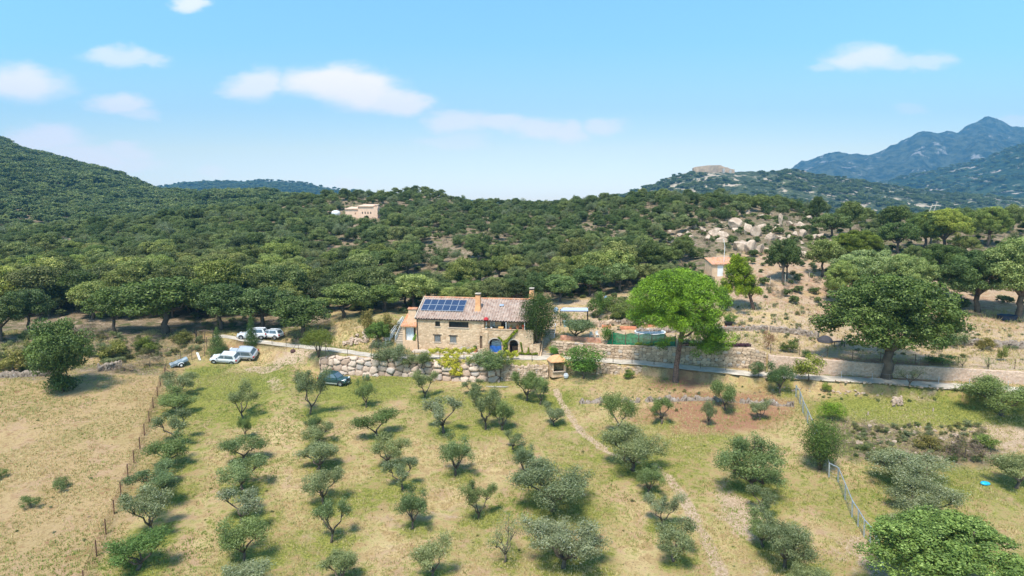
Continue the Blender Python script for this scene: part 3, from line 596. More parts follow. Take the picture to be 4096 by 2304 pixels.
# ---- olives of the grove: (u, foot v, top v, width, kind, tint, label)
G1 = 'olive trees of the row along the rusty wire fence'; G2 = 'olive trees of the second row'; G3 = 'olive trees of the third row'; G4 = 'olive trees of the middle of the grove'; G5 = 'olive trees of the right half of the grove'; G6 = 'olive trees below the boulder wall'; G7 = 'olive trees beyond the steel fence'
a_, b_, c_, d_ = (1,1,1), (.72,.85,.62), (1.08,1.08,1.02), (.85,.97,.7)
OL = [
 (178,397,374,31,0,a_,G1,'grey olive tree nearest the trailer, farthest of the row along the rusty fence'),
 (177,413,389,37,4,d_,G1,'olive tree second from the far end of the row along the rusty fence'),
 (176,443,410,33,3,a_,G1,'open-branched olive tree third from the far end of the row by the rusty fence'),
 (167,468,437,41,2,b_,G1,'dense dark green olive tree midway along the rusty fence'),
 (159,497,464,65,1,b_,G1,'wide olive tree in two halves with a forked trunk beside the rusty fence'),
 (150.5,534,489,47,0,a_,G1,'round grey olive tree second from the front of the row by the rusty fence'),
 (137,570,529,55,4,(.55,.8,.4),G1,'broad very dark green tree at the front end of the row by the rusty fence'),
 (242.5,419,384,35,1,a_,G2,'olive tree with two spreading arms farthest back in the second row'),
 (245,439,415.5,14,2,d_,G2,'tiny narrow olive tree right in front of the farthest one of the second row'),
 (242.6,461,436,37,5,d_,G2,'flat olive tree third from the back of the second row'),
 (242,490,459,45,0,d_,G2,'bowl-shaped green olive tree halfway down the second row'),
 (242,523,488,47,3,a_,G2,'thin grey olive tree with gaps, third from the front of the second row'),
 (245,561,517,50,2,d_,G2,'round dense olive tree on a clear straight trunk near the front of the second row'),
 (246,594,558,50,4,c_,G2,'silvery olive tree cut off by the bottom edge, front end of the second row'),
 (310,415,367,36,1,a_,G3,'tall olive tree half hiding the dark green car'),
 (314,436,415.5,18,2,b_,G3,'small dark olive tree second from the back of the third row'),
 (317,446,425,31,0,a_,G3,'olive tree third from the back of the third row, overlapped by its neighbours'),
 (319,469,439,43,4,c_,G3,'silvery dense olive tree in the middle of the third row'),
 (323,504,468.6,38,0,a_,G3,'olive tree with a wide V of branches, below the silvery one of the third row'),
 (332,543,498,33,3,d_,G3,'upright feathery olive tree near the front of the third row'),
 (340.5,582,545,39,4,c_,G3,'pale olive tree at the bottom edge, front end of the third row'),
 (366,408,381,19,2,b_,G4,'small ball-shaped olive tree right of the dark green car'),
 (378,439,412,39,5,b_,G4,'olive tree of two dark tufts on splayed stems in the open grass'),
 (388,467,437,34,0,c_,G4,'round olive tree just below the one of two dark tufts'),
 (402,490,458,32,3,c_,G4,'light olive tree with a leaning crown left of the middle of the grove'),
 (412,529,489,35,2,b_,G4,'dark round olive tree on a short trunk with dry grass at its foot'),
 (431,580,534,36,4,c_,G4,'blue-green spiky olive tree at the bottom edge left of the middle'),
 (425,398,369,29,1,c_,G4,'slim pale olive tree with a green patch at its foot, before the boulder wall'),
 (443,433,397,38,3,a_,G4,'olive tree with thick bent limbs and a green patch at its foot'),
 (455,476,437,37,2,d_,G4,'olive tree with two separate trunks in the middle of the grove'),
 (479,519,479,37,1,c_,G4,'blue-green lopsided olive tree in the middle foreground'),
 (505,563,514,34,9,a_,G4,'nearly bare thin olive tree in the middle foreground'),
 (485.6,430,389,31,0,a_,G4,'tall olive tree left of a lower companion below the farmhouse'),
 (502,430,398,27,4,d_,G4,'lower olive tree at the right shoulder of a taller one below the farmhouse'),
 (474.6,395,380,21,3,c_,G6,'small pale olive tree under the seated person'),
 (392,373,343,36,2,a_,G6,'large grey olive tree left of two in front of the boulder wall'),
 (418,373,350,31,4,a_,G6,'low olive tree adjoining the large grey one at the boulder wall'),
 (490,379,352,41,2,(.75,.9,.8),G6,'dense round blue-green olive tree before the boulder wall below the arches'),
 (527,401,373,29,0,d_,G6,'dark olive tree with a thin curved stem left of the brick oven'),
 (540,405,376,27,1,d_,G6,'olive tree with a thick gnarled trunk below the brick oven'),
 (554.6,426,403,22,4,c_,G6,'small silver olive tree beside the top of the footpath'),
 (513,450,432,22,3,c_,G5,'short pale olive tree at mid grove, left of the footpath'),
 (523.4,479,443.6,25,2,(.8,.9,.8),G5,'egg-shaped olive tree on a leaning trunk'),
 (554,511,461,68,10,a_,G5,'wide many-stemmed olive tree in the centre foreground'),
 (564,568,514,82,11,a_,G5,'widest silver green olive tree at the bottom of the grove'),
 (618,435,392,27,5,d_,G5,'tall narrow olive tree forked low, under the umbrella pine'),
 (634,471,426,55,10,a_,G5,'bulky bushy olive tree at the bend of the footpath'),
 (648,495,465,30,2,d_,G5,'low leafy olive bush touching the footpath'),
 (660.7,527,491,36,1,c_,G5,'olive tree with two silvery arms beside the footpath'),
 (673,562,522,44,0,a_,G5,'rounded olive tree with a V fork near the bottom, right of centre'),
 (661.5,424,398,26,3,d_,G5,'olive tree on reddish soil, left of three in a line under the pine'),
 (708.7,426,400,14,2,a_,G5,'slender little olive tree on the reddish soil'),
 (726,411,383.5,29,5,d_,G5,'green olive tree at the old terrace edge right of the pine'),
 (759,420,398,19,4,c_,G5,'small round grey olive tree at the right end of the reddish soil'),
 (751.5,492,439,60,10,d_,G5,'big loose olive tree left of the steel fence'),
 (761,512,486,30,3,a_,G5,'small light olive tree under the big loose one'),
 (763,548,512,34,4,d_,G5,'bushy green olive tree above a pair at the lower right of the grove'),
 (785,568,515,62,11,a_,G5,'wide grey green olive tree at the lower right of the grove'),
 (808,592,563,42,4,c_,G5,'silvery olive tree cut by the bottom edge near the steel fence'),
 (780,394,363,28,2,(.6,.8,.6),G7,'dark upright olive tree at the head of the steel fence'),
 (1003,416,379,62,10,d_,G7,'broad olive tree at the right edge under the concrete track'),
 (905,484,450,60,10,c_,G7,'pale wide olive bush at the foot of the rocky bank'),
 (1015,488,447,46,4,a_,G7,'dense olive tree at the right edge beside the blue bag'),
 (922,522,480,70,11,a_,G7,'wide olive tree in front of the pale one beyond the steel fence'),
 (899,540,508,34,4,c_,G7,'small pale olive tree above the huge dark oak'),
]
KIND = {0:OLV[0],1:OLV[1],2:OLV[2],3:OLV[3],4:OLV[4],5:OLV[5],9:SPARSE,10:OLVX[0],11:OLVX[1]}
for (u,vb,vt,w,k,tint,grp,lab) in OL: plant(KIND[k], 'olive_tree', u, vb, vt-1.0, w*1.07, lab, 'olive tree', grp, tint)
# greener grass under every olive tree, with the tree's shade painted into the mask
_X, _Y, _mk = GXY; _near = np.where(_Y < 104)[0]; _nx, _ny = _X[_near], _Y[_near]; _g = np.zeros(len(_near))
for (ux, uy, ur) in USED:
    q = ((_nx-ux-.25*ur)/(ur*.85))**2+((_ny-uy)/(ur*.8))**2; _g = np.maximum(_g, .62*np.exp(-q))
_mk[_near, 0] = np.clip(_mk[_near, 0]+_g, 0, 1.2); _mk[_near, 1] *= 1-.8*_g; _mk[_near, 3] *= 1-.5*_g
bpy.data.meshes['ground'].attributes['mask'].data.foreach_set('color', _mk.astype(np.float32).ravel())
# ---- other single trees and bushes
OT = [
 (ROUND2,'oak_tree',62,392,320,58,'dark bushy oak standing alone in the dry field on the left','oak tree',(.62,.75,.5)),
 (OAKX[1],'oak_tree',945,606,520,142,'huge dark green oak crown filling the lower right corner','oak tree',(.95,1.15,.8)),
 (OAKX[1],'cork_oak',886,379,277,122,'large cork oak with a forked pale trunk at the roadside wall','oak tree',(.85,.95,.7)),
 (ROUND,'oleander_bush',583,379,346,40,'big round glossy green bush with white blooms right of the brick oven','bush',(.55,.9,.45)),
 (BRIGHT,'cypress_bush',831.7,421,402,27,'bright green heart-shaped bush on the grass beyond the steel fence','bush',(.9,.9,.9)),
 (CONE[0],'conifer',217.7,354,328,19,'dark cone-shaped conifer beside the gate','conifer',(.75,.95,.8)),
 (CONE[1],'conifer',252,348,315,15,'narrow dark conifer in front of the white parked cars','conifer',(.6,.8,.6)),
 (COLUMN,'evergreen_tree',820,470,419,37,'dark leafy evergreen growing against the steel fence','tree',(.75,.9,.6)),
 (BROOM,'broom_bush',318.6,358,330,32,'dome-shaped olive green broom bush on bare stems beside the track','bush',(.95,1.1,.5)),
 (OAKS[0],'oak_tree',303,341,297,58,'oak leaning over the track left of the stone heap','oak tree',(1.05,1.05,.9)),
 (OAKS[1],'oak_tree',166,334,279,80,'broad old oak with a thick trunk left of the gate','oak tree',(1.1,1.1,.95)),
 (OAKS[2],'oak_tree',114,333,288,46,'dark oak left of the broad old one','oak tree',(.75,.85,.6)),
 (OAKS[3],'oak_tree',223,329,284,56,'dark oak behind the gate','oak tree',(.75,.85,.75)),
 (OAKS[1],'oak_tree',29,334,290,42,'oak with a sooty leaning trunk at the far left','oak tree',(.8,.85,.8)),
 (OAKS[2],'oak_tree',2,341,296,42,'dark oak cut by the left edge of the picture','oak tree',(.55,.6,.55)),
 (OAKS[0],'oak_tree',262,330,288,58,'deep green oak right behind the white parked cars','oak tree',(.7,.8,.65)),
 (OAKS[3],'oak_tree',344,318,284,52,'oak with a rounded crown on the grassy rise left of the farmhouse','oak tree',(.95,1,.8)),
 (OAKS[1],'oak_tree',385,312,285,40,'low oak behind the left gable of the farmhouse','oak tree',(.8,.9,.7)),
 (OAKS[0],'shade_tree',378,348,322,22,'small tree with a rounded crown left of the white stair railing','tree',(.8,1.0,.5)),
 (SHR[1],'broom_bush',371,335,310,20,'orange tinged shrub on the bank left of the farmhouse','bush',(1.2,1,.8)),
 (SHR[1],'broom_bush',389,338,313,24,'olive green shrub behind the white stair railing','bush',(.9,.8,.6)),
 (SHR[1],'broom_bush',597,318,292,22,'feathery green shrub right of the awning','bush',(.55,.9,.4)),
 (OLV[4],'olive_tree',578,340,313,38,'olive tree in front of the awning above the terrace wall','olive tree',(.85,.95,.8)),
 (SHR[0],'leafy_bush',608,344,325,18,'dark leafy bush at the left end of the green net fence','bush',(.9,1.2,.5)),
 (ROUND,'leafy_bush',625,322,302,30,'round green shrub on the slope behind the pool','bush',(1.1,1.1,.8)),
 (ROUND,'leafy_bush',612,311,297,30,'low dark shrub under the edge of the forest behind the pool','bush',(.9,.95,.6)),
 (ROUND,'leafy_bush',650,316,294,30,'dark shrub half hidden by the umbrella pine','bush',(.8,.85,.6)),
 (SHR[0],'leafy_bush',554,356,345,12,'small bright leafy bush between the stone stairs and the brick oven','bush',(.8,1.4,.5)),
 (SHR[0],'leafy_bush',629,378,369,14,'low green bush at the foot of the dry stone wall left of the pine','bush',(1.3,1.5,.8)),
 (ROUND,'leafy_bush',758,385,369,17,'dark round bush beside the track at the end of the masonry wall','bush',(.7,.85,.75)),
 (SHR[0],'leafy_bush',808,387,360,30,'yellow green bushy shrub in front of the pink wall','bush',(1.5,1.35,.7)),
 (SHR[0],'leafy_bush',826,392,382,11,'little green bush below the yellow green shrub','bush',(1.6,1.6,.8)),
 (SPARSE,'sapling',909,391,369,26,'see-through sapling beside the track right of the cork oak','sapling',(.9,.9,.8)),
 (SHR[2],'grey_bush',62,490,477,19,'small round grey green bush, right one of two in the dry field','bush',(.8,.9,.6)),
 (SHR[2],'grey_bush',31,508,495,20,'small round grey green bush, lower left one of two in the dry field','bush',(.7,.85,.5)),
 (SHR[2],'grey_bush',1,479,469,14,'small bush cut by the left edge of the dry field','bush',(.7,.85,.5)),
 (SHR[0],'leafy_bush',115,358,340,30,'wild bush at the lower edge of the wood on the left','bush',(1.2,1,.6)),
 (SHR[1],'grass_clump',152,352,336,28,'yellow green clump of tall grass left of the gate','grass clump',(.9,1.1,.5)),
 (SHR[1],'grass_clump',180,345,332,24,'straw green shrub under the broad old oak','bush',(.9,.9,.6)),
 (SHR[1],'broom_bush',14,371,348,44,'pale straw coloured thicket at the left edge','bush',(1.4,1.25,1.1)),
 (DRYS,'brush_heap',150,366,354,34,'heap of dry brushwood left of the trailer','brushwood'  ,(1,1,1)),
 (DRYS,'brush_heap',125,371,362,26,'smaller heap of dry brushwood at the broken field wall','brushwood',(.9,.9,.9)),
 (DRYS,'brush_heap',86,338,324,44,'grey twiggy thicket under the wood on the far left','brushwood',(.7,.65,.7)),
 (DRYS,'brush_heap',965,458,436,48,'purple grey bramble thicket on the rocky bank','bramble',(.55,.5,.55)),
 (SHR[1],'broom_bush',930,450,437,30,'straw green shrub in the middle of the rocky bank','bush',(1,.9,.7)),
 (SHR[0],'leafy_bush',985,449,434,26,'green shrub at the right end of the rocky bank','bush',(1.2,1.3,.8)),
 (SHR[2],'grey_bush',880,462,450,24,'grey shrub at the foot of the rocky bank','bush',(.9,.9,.8)),
 (SHR[2],'agave_plant',366,381,374,8,'small blue grey agave in the grass behind the dark green car','plant',(.9,1.1,1.2)),
 (SHR[0],'leafy_bush',533,387,376,9,'light green bush at the left foot of the brick oven','bush',(1.4,1.8,.6)),
 (SHR[0],'leafy_bush',730,324,313,15,'small palm-like plant in a dark tub on the garden terrace','potted plant',(.8,1.1,.6)),
 (SHR[0],'leafy_bush',790,352,340,22,'green bush by the grass terrace above the masonry wall corner','bush',(1.1,1.1,.6)),
 (DRYS,'dead_vine',768,350,330,16,'reddish dry climber on the post at the wall corner','climber',(.9,.6,.45)),
 (SHR[0],'leafy_bush',806,361,352,12,'dark round bush behind the pink wall, left end','bush',(.7,.9,.7)),
 (SHR[2],'grey_bush',957,347,332,24,'grey green bush in front of the old terrace wall on the right','bush',(.8,.9,.8)),
 (SHR[1],'broom_bush',982,350,337,20,'straw shrub right of the grey green bush on the upper terrace','bush',(1.2,1,.7)),
 (SHR[0],'leafy_bush',942,364,354,30,'creeping green bush above the pink wall right of the cork oak','bush',(1,1.2,.7)),
 (SHR[0],'leafy_bush',1003,361,345,11,'narrow young tree on the sandy terrace at the right','sapling',(1.2,1.1,.7)),
 (SPARSE,'sapling',962,368,355,10,'staked sapling above the pink wall, left of two','sapling',(.9,1.1,.8)),
 (SPARSE,'sapling',988,370,355,12,'staked sapling above the pink wall, right of two','sapling',(1,1.1,.8)),
]
for (k,nm,u,vb,vt,w,lab,cat,tint) in OT: plant(k, nm, u, vb, vt, w, lab, cat, None, tint)
# ---- big oaks of the right hand slope
RO = [
 (OAKX[0],866,302,251,66,(1.35,1.4,1.5),'wide grey green oak right behind the cork oak crown'),
 (OAKX[1],905,314,256,50,(1.3,1.35,1.3),'oak between the cork oak and the far right grove'),
 (OAKX[1],842,306,262,34,(1.5,1.5,1.2),'leafy oak behind the left shoulder of the cork oak'),
 (OAKX[0],978,312,252,66,(1.2,1.25,1.1),'large oak with a low dark crown over the blue tub'),
 (OAKX[1],1018,318,240,78,(1.15,1.2,1.1),'great oak at the right edge above the old terrace wall'),
 (OAKX[0],940,300,246,50,(1.1,1.1,.95),'rounded oak above and left of the low dark crowned one'),
 (OAKS[0],783,283,240,28,(.8,.85,.7),'slim dark oak with a twisted trunk right of the leaning pine'),
 (OAKS[1],822,277,240,34,(.95,.95,.8),'oak with a visible trunk above the bare slope'),
 (OAKS[2],787,279,243,22,(.7,.75,.6),'dark oak close beside the slim twisted one'),
 (OAKX[0],857,262,231,42,(1.45,1.35,.6),'yellow green oak in the middle of the right hand plateau'),
 (OAKS[3],895,236,207,32,(.6,.68,.5),'dark round oak on the plateau skyline below the mountain'),
 (OAKS[0],898,254,223,34,(.9,.98,.8),'oak with a short trunk below the dark round one'),
 (OAKX[0],924,250,213,36,(.9,1,.6),'green oak left of the bright one on the plateau'),
 (OAKX[1],944,252,210,42,(1.6,1.5,.65),'brightest yellow green oak on the plateau with a dark trunk'),
 (OAKX[1],987,246,208,38,(1.1,1.15,.85),'tall loose oak right of the brightest one'),
 (OAKS[2],1012,234,205,24,(1,1,.75),'oak near the right edge of the plateau skyline'),
 (OAKS[1],850,236,202,24,(.65,.7,.6),'thin dark oak with broken top on the plateau'),
 (OAKS[0],831,238,214,34,(.7,.78,.6),'dark oak right of the granite outcrop'),
 (OAKS[3],817,224,197,15,(.7,.75,.6),'small upright oak on the skyline above the outcrop'),
 (OAKS[1],843,258,236,26,(1.1,1.15,.7),'green oak below the thin dark one'),
 (OAKS[2],962,232,208,24,(1,1.05,.85),'oak behind the brightest one'),
]
for (k,u,vb,vt,w,tint,lab) in RO: plant(k, 'oak_tree', u, vb, vt, w, lab, 'oak tree', None, tint)
for (u,vb,vt,w,tint,lab) in [(538,305,272,26,(.75,.85,.7),'dark oak behind the right chimney of the farmhouse'),(510,300,278,40,(.9,1,.8),'oak behind the roof ridge right of the tall chimney'),(470,300,280,40,(.85,1,.8),'oak behind the roof ridge left of the tall chimney'),(440,303,283,36,(1,1.05,.8),'oak behind the solar panels'),
   (560,302,275,36,(.8,.95,.85),'oak over the awning at the foot of the hill'),(590,296,266,36,(.8,.95,.8),'grey green oak above the feathery shrub'),(620,292,264,32,(.9,1,.95),'pale oak left of the umbrella pine crown'),(405,306,283,36,(.9,1,.7),'oak above the annex chimney')]:
    plant(OAKS[int(u)%4], 'oak_tree', u, vb, vt, w, lab, 'oak tree', None, tint)
# ================================================================== THE WOOD
HOUSE_HOLES = [(718,262,13,20),(362,214,16,7),(686,240,30,12)]
def scatter():
    r = np.random.default_rng(31); pts = []
    def cell(x0, x1, y0, y1, sp, cond):
        nx = int((x1-x0)/sp); ny = int((y1-y0)/sp)
        gx, gy = np.meshgrid(np.arange(nx), np.arange(ny)); X = x0+(gx+.5+(r.random(gx.shape)-.5)*.95)*sp; Y = y0+(gy+.5+(r.random(gx.shape)-.5)*.95)*sp
        X = X.ravel(); Y = Y.ravel(); k = cond(X, Y); return X[k], Y[k]
    def near(X, Y):
        t = X/Y; dT = ev(T, t)[0]; dF = ev(F_, t)[0]; dN = ev(N_, t)[0]
        st = np.where(t > .24, dF+8, np.where(t > .02, dT+9, dT+3)); k = (Y > st)*(Y < dN+26)*(np.abs(t) < .84)
        dens = fbm(X/26, Y/26, 3, 3)
        u, v = proj(X, Y, Z(X, Y)); bare = np.exp(-((u-395)/85)**2-((v-262)/36)**2)*.55 + np.exp(-((u-480)/60)**2-((v-250)/26)**2)*.22
        bare += np.exp(-((u-768)/62)**4-((v-243)/27)**4)*1.3 + np.exp(-((u-800)/35)**2-((v-272)/20)**2)*.9 + np.exp(-((u-690)/34)**2-((v-244)/14)**2)*.8
        bare += (t > .45)*.62 + (t > .2)*.12; bare += np.exp(-((u-60)/50)**2-((v-330)/6)**2)*.5
        k &= r.random(len(X)) > bare + np.clip(-dens*1.1, -.1, .6)*np.where(t > -.35, .8, .35) + np.where(t > -.3, .12, 0)
        for (hu, hv, ru, rv) in ((720,262,15,15),(362,217,22,13)): k &= ~((np.abs(u-hu) < ru)*(np.abs(v-hv) < rv))
        return k
    X, Y = cell(-290, 290, 108, 380, 3.9, near); n = len(X); Zg = Z(X, Y)
    t = X/Y; wid = (2.1+2.9*r.random(n)**1.4)*np.where(t < -.12, 1.32-.2*np.clip((Y-150)/150,0,1), .95)*np.where(Y < 142, 1.25, 1)*np.clip(1.30-(Y-130)/480, .82, 1.30); hei = wid*(.75+.42*r.random(n)); hei = np.where(t < -.05, hei*.92, hei)
    keep = np.ones(n, bool)
    for (ux, uy, ur) in USED:
        if uy > 105: keep &= (X-ux)**2+(Y-uy)**2 > (ur*.62+1.2)**2
    X, Y, Zg, wid, hei = (q[keep] for q in (X, Y, Zg, wid, hei)); n = len(X)
    # largest in view = nearest: those become trees of their own
    u, v = proj(X, Y, Zg+hei); sz = wid/Y; vis = (u > -12)*(u < 1036); order = np.argsort(-sz*vis)
    NI = 236; ind = order[:NI]; rest = np.setdiff1d(np.arange(n), ind)
    root0 = {}
    for i in ind:
        k = int(r.integers(4)); t_ = (u[i], v[i])
        if u[i] < 110: zone = 'far left, above the dry field'
        elif u[i] < 235: zone = 'left, above the gate'
        elif u[i] < 345: zone = 'behind the parked cars and the stone heap'
        elif u[i] < 450: zone = 'behind the left half of the farmhouse'
        elif u[i] < 560: zone = 'behind the right half of the farmhouse'
        elif u[i] < 700: zone = 'above the pool terrace'
        elif u[i] < 850: zone = 'around the shed and the granite outcrop'
        else: zone = 'right, on the plateau under the mountain'
        big = wid[i] > 6.4; lab = ('broad' if big else 'small')+' evergreen oak in the close wood, '+zone; grp = lab.replace('evergreen oak', 'evergreen oaks')
        b = .6+.95*r.random()**1.3; w = r.random(); tint = (b*(1+.3*w), b*(1+.12*w), b*(.75+.3*r.random()))
        if k not in root0:
            rt = empty('oak_tree', (0,0,0)); mobj('crown', OAKS[k].cr, None, rt); mobj('trunk', OAKS[k].tr, None, rt); root0[k] = rt
            o = rt; o.location = (X[i], Y[i], Zg[i]-.1); o.rotation_euler.z = r.random()*6.28; o.children[0].color = (*tint, 1)
            for c in o.children:
                if c.name.startswith('crown'): c.color = (*tint, 1)
        else: o = dup(root0[k], (X[i], Y[i], Zg[i]-.1), r.random()*6.28, None, tint)
        o.scale = (wid[i], wid[i], hei[i]); tag(o, lab, 'oak tree', grp)
    # undergrowth between the trees + the rest of the wood + the wooded mountain on the left
    def mtn(X, Y):
        t = X/Y; dN = ev(N_, t)[0]; dX = ev(X_, t)[0]; return (Y > dN+20)*(Y < dX+25)*(t < -.22)*(t > -.92)
    mx, my = cell(-780, -40, 250, 860, 6.2, mtn); mz = Z(mx, my); mw = (4.2+4.2*r.random(len(mx)))*np.clip(my/420, .9, 1.4)
    def und(X, Y):
        t = X/Y; dT = ev(T, t)[0]; dN = ev(N_, t)[0]; return (Y > dT+4)*(Y < dN+12)*(np.abs(t) < .84)*(r.random(len(X)) < np.where(t < -.05, .55, .62))
    ux, uy = cell(-290, 290, 116, 350, 3.0, und); uz = Z(ux, uy); uw = .9+1.5*r.random(len(ux))**1.5
    X_a = np.concatenate([X[rest], mx, ux]); Y_a = np.concatenate([Y[rest], my, uy]); Z_a = np.concatenate([Zg[rest], mz, uz])-.15
    W_a = np.concatenate([wid[rest], mw, uw]); H_a = np.concatenate([hei[rest], mw*.75, uw*.8])
    kind = np.concatenate([np.where(r.random(len(rest)) < .74, r.integers(0, 4, len(rest)), 8+(r.random(len(rest)) < .5)), 4+r.integers(0, 3, len(mx)), np.where(r.random(len(ux)) < .72, 4+r.integers(0, 3, len(ux)), 7)])
    return X_a, Y_a, Z_a, W_a, H_a, kind
FX, FY, FZ, FW, FH, FK = scatter()
def gn_stuff(name, X, Y, Zs, Ws, Hs, kind, srcs, label, cat, seed=0, tilt=0):
    """one object: source meshes instanced on points that carry their own size and turn"""
    r = np.random.default_rng(seed); me = bpy.data.meshes.new(name); n = len(X); me.vertices.add(n)
    me.vertices.foreach_set('co', np.stack([X, Y, Zs], 1).astype(np.float32).ravel())
    a = me.attributes.new('scl', 'FLOAT_VECTOR', 'POINT'); a.data.foreach_set('vector', np.stack([Ws, Ws, Hs], 1).astype(np.float32).ravel())
    a = me.attributes.new('rot', 'FLOAT_VECTOR', 'POINT'); a.data.foreach_set('vector', np.stack([r.normal(size=n)*tilt, r.normal(size=n)*tilt, r.random(n)*6.28], 1).astype(np.float32).ravel())
    a = me.attributes.new('kind', 'INT', 'POINT'); a.data.foreach_set('value', np.asarray(kind, np.int32))
    o = mobj(name, me); tag(o, label, cat, kind='stuff')
    ng = bpy.data.node_groups.new(name+'_scatter', 'GeometryNodeTree'); ng.interface.new_socket('Geometry', in_out='INPUT', socket_type='NodeSocketGeometry'); ng.interface.new_socket('Geometry', in_out='OUTPUT', socket_type='NodeSocketGeometry')
    N = ng.nodes; Lk = ng.links; gi = N.new('NodeGroupInput'); go = N.new('NodeGroupOutput'); jn = N.new('GeometryNodeJoinGeometry')
    def na(nm, ty):
        q = N.new('GeometryNodeInputNamedAttribute'); q.data_type = ty; q.inputs[0].default_value = nm; return next(x for x in q.outputs if x.enabled)
    sc = na('scl', 'FLOAT_VECTOR'); ro = na('rot', 'FLOAT_VECTOR'); kd = na('kind', 'INT')
    for k, src in srcs.items():
        cmp = N.new('FunctionNodeCompare'); cmp.data_type = 'INT'; cmp.operation = 'EQUAL'; Lk.new(kd, cmp.inputs[2]); cmp.inputs[3].default_value = k
        oi = N.new('GeometryNodeObjectInfo'); oi.inputs['Object'].default_value = src; oi.transform_space = 'ORIGINAL'; oi.inputs['As Instance'].default_value = True
        ip = N.new('GeometryNodeInstanceOnPoints'); Lk.new(gi.outputs[0], ip.inputs['Points']); Lk.new(cmp.outputs[0], ip.inputs['Selection']); Lk.new(oi.outputs['Geometry'], ip.inputs['Instance'])
        Lk.new(ro, ip.inputs['Rotation']); Lk.new(sc, ip.inputs['Scale']); Lk.new(ip.outputs[0], jn.inputs[0])
    Lk.new(jn.outputs[0], go.inputs[0]); md = o.modifiers.new('scatter', 'NODES'); md.node_group = ng; return o
def crown_of(me):
    for o in COL.objects:
        if o.data is me: return o
# the three light far-off crown meshes stand in the scene once each, on the plateau
for i, (u, v) in enumerate([(672,201),(735,203),(800,209)]):
    p = g(u, v+1); k = pxm(p); plant(FAROAK[i], 'oak_tree', u, v+2, v-7, 12, ['tiny oak on the skyline left of the fort','tiny oak on the skyline under the fort','tiny oak on the skyline right of the fort'][i], 'oak tree', None, (.8,.85,.7), at=p)
SRC = {0: crown_of(OAKS[0].cr), 1: crown_of(OAKS[1].cr), 2: crown_of(OAKS[2].cr), 3: crown_of(OAKS[3].cr), 4: crown_of(FAROAK[0].cr), 5: crown_of(FAROAK[1].cr), 6: crown_of(FAROAK[2].cr), 7: crown_of(DRYS.cr), 8: crown_of(OLV[2].cr), 9: crown_of(SHR[0].cr)}
gn_stuff('forest', FX, FY, FZ, FW, FH, FK, SRC, 'dense wood of small evergreen oaks covering the hills', 'forest', 41)
def hillshrubs():
    r = np.random.default_rng(9); out = []
    for seed, n, w0 in ((22, 6500, 10.5), (21, 5200, 15), (23, 3000, 17)):
        X, D, Zz = HILLS[seed]; nr = 88; ii = r.integers(4, nr, n); jj = r.integers(2, X.shape[1]-2, n); f = (ii/nr); x, y, z = X[ii,jj], D[ii,jj], Zz[ii,jj]
        k = fbm(x/60, y/60, 4, 7) > (-.12 if seed == 22 else (-.6 if seed == 21 else -.05)); w = w0*(.55+.6*r.random(n)); out.append(np.stack([x, y, z-.3, w, w*.62], 1)[k])
    A = np.concatenate(out); gn_stuff('scrub', A[:,0], A[:,1], A[:,2], A[:,3], A[:,4], r.integers(4, 7, len(A)), {k: SRC[k] for k in (4,5,6)}, 'low scrub and small trees dotted over the far hills', 'scrub', 42)
hillshrubs()
def undergrowth():
    r = np.random.default_rng(55); out = []
    def zone(u0, u1, v0, v1, n, s0, s1, kinds, f=None):
        for _ in range(n):
            u, v = r.uniform(u0, u1), r.uniform(v0, v1)
            if f and not f(u, v): continue
            p = g(u, v); s = s0+(s1-s0)*r.random()**2; out.append((p.x, p.y, p.z-.06, s, s*r.uniform(.5,.9), kinds[r.integers(len(kinds))]))
    zone(0, 200, 336, 372, 260, .5, 2.0, (0,1,2,2,3,1), lambda u, v: v < 376-u*.10 and not (170 < u and v > 355))
    zone(0, 60, 345, 372, 40, .8, 1.8, (1,1,3))
    zone(200, 262, 318, 334, 60, .5, 1.5, (1,2,3,0)); zone(285, 415, 312, 345, 70, .3, 1.1, (1,1,2,3), lambda u, v: v < 345-(u-330)*.05 and not (335 < u < 392 and v > 326))
    zone(556, 690, 292, 326, 120, .5, 1.8, (0,0,1,2), lambda u, v: not (556 < u < 592 and v > 303)); zone(590, 700, 318, 331, 60, .3, .9, (0,1,2))
    zone(690, 830, 285, 346, 260, .25, 1.0, (0,1,2,3,2), lambda u, v: v < 346); zone(680, 700, 330, 345, 20, .3, .8, (0,2))
    zone(830, 1024, 322, 368, 210, .25, 1.0, (0,1,2,3,2), lambda u, v: v < 352+(u-830)*.06)
    zone(850, 985, 426, 462, 230, .3, 1.1, (1,2,3,0)); zone(795, 1024, 386, 402, 110, .15, .6, (1,2,3,0)); zone(600, 795, 386, 412, 110, .15, .6, (1,2,3))
    zone(780, 840, 255, 285, 60, .4, 1.6, (0,1,2)); zone(660, 830, 212, 256, 120, .5, 2.2, (0,0,1,2))
    zone(0, 130, 392, 560, 40, .12, .4, (1,2,3)); zone(150, 800, 385, 570, 110, .12, .45, (0,1,2,1))
    A = np.array(out); gn_stuff('undergrowth', A[:,0], A[:,1], A[:,2], A[:,3], A[:,4], A[:,5].astype(int), {0: crown_of(SHR[0].cr), 1: crown_of(SHR[1].cr), 2: crown_of(SHR[2].cr), 3: crown_of(DRYS.cr)}, 'low scrub, dry weeds and small bushes on banks and terraces', 'undergrowth', 43)
undergrowth()
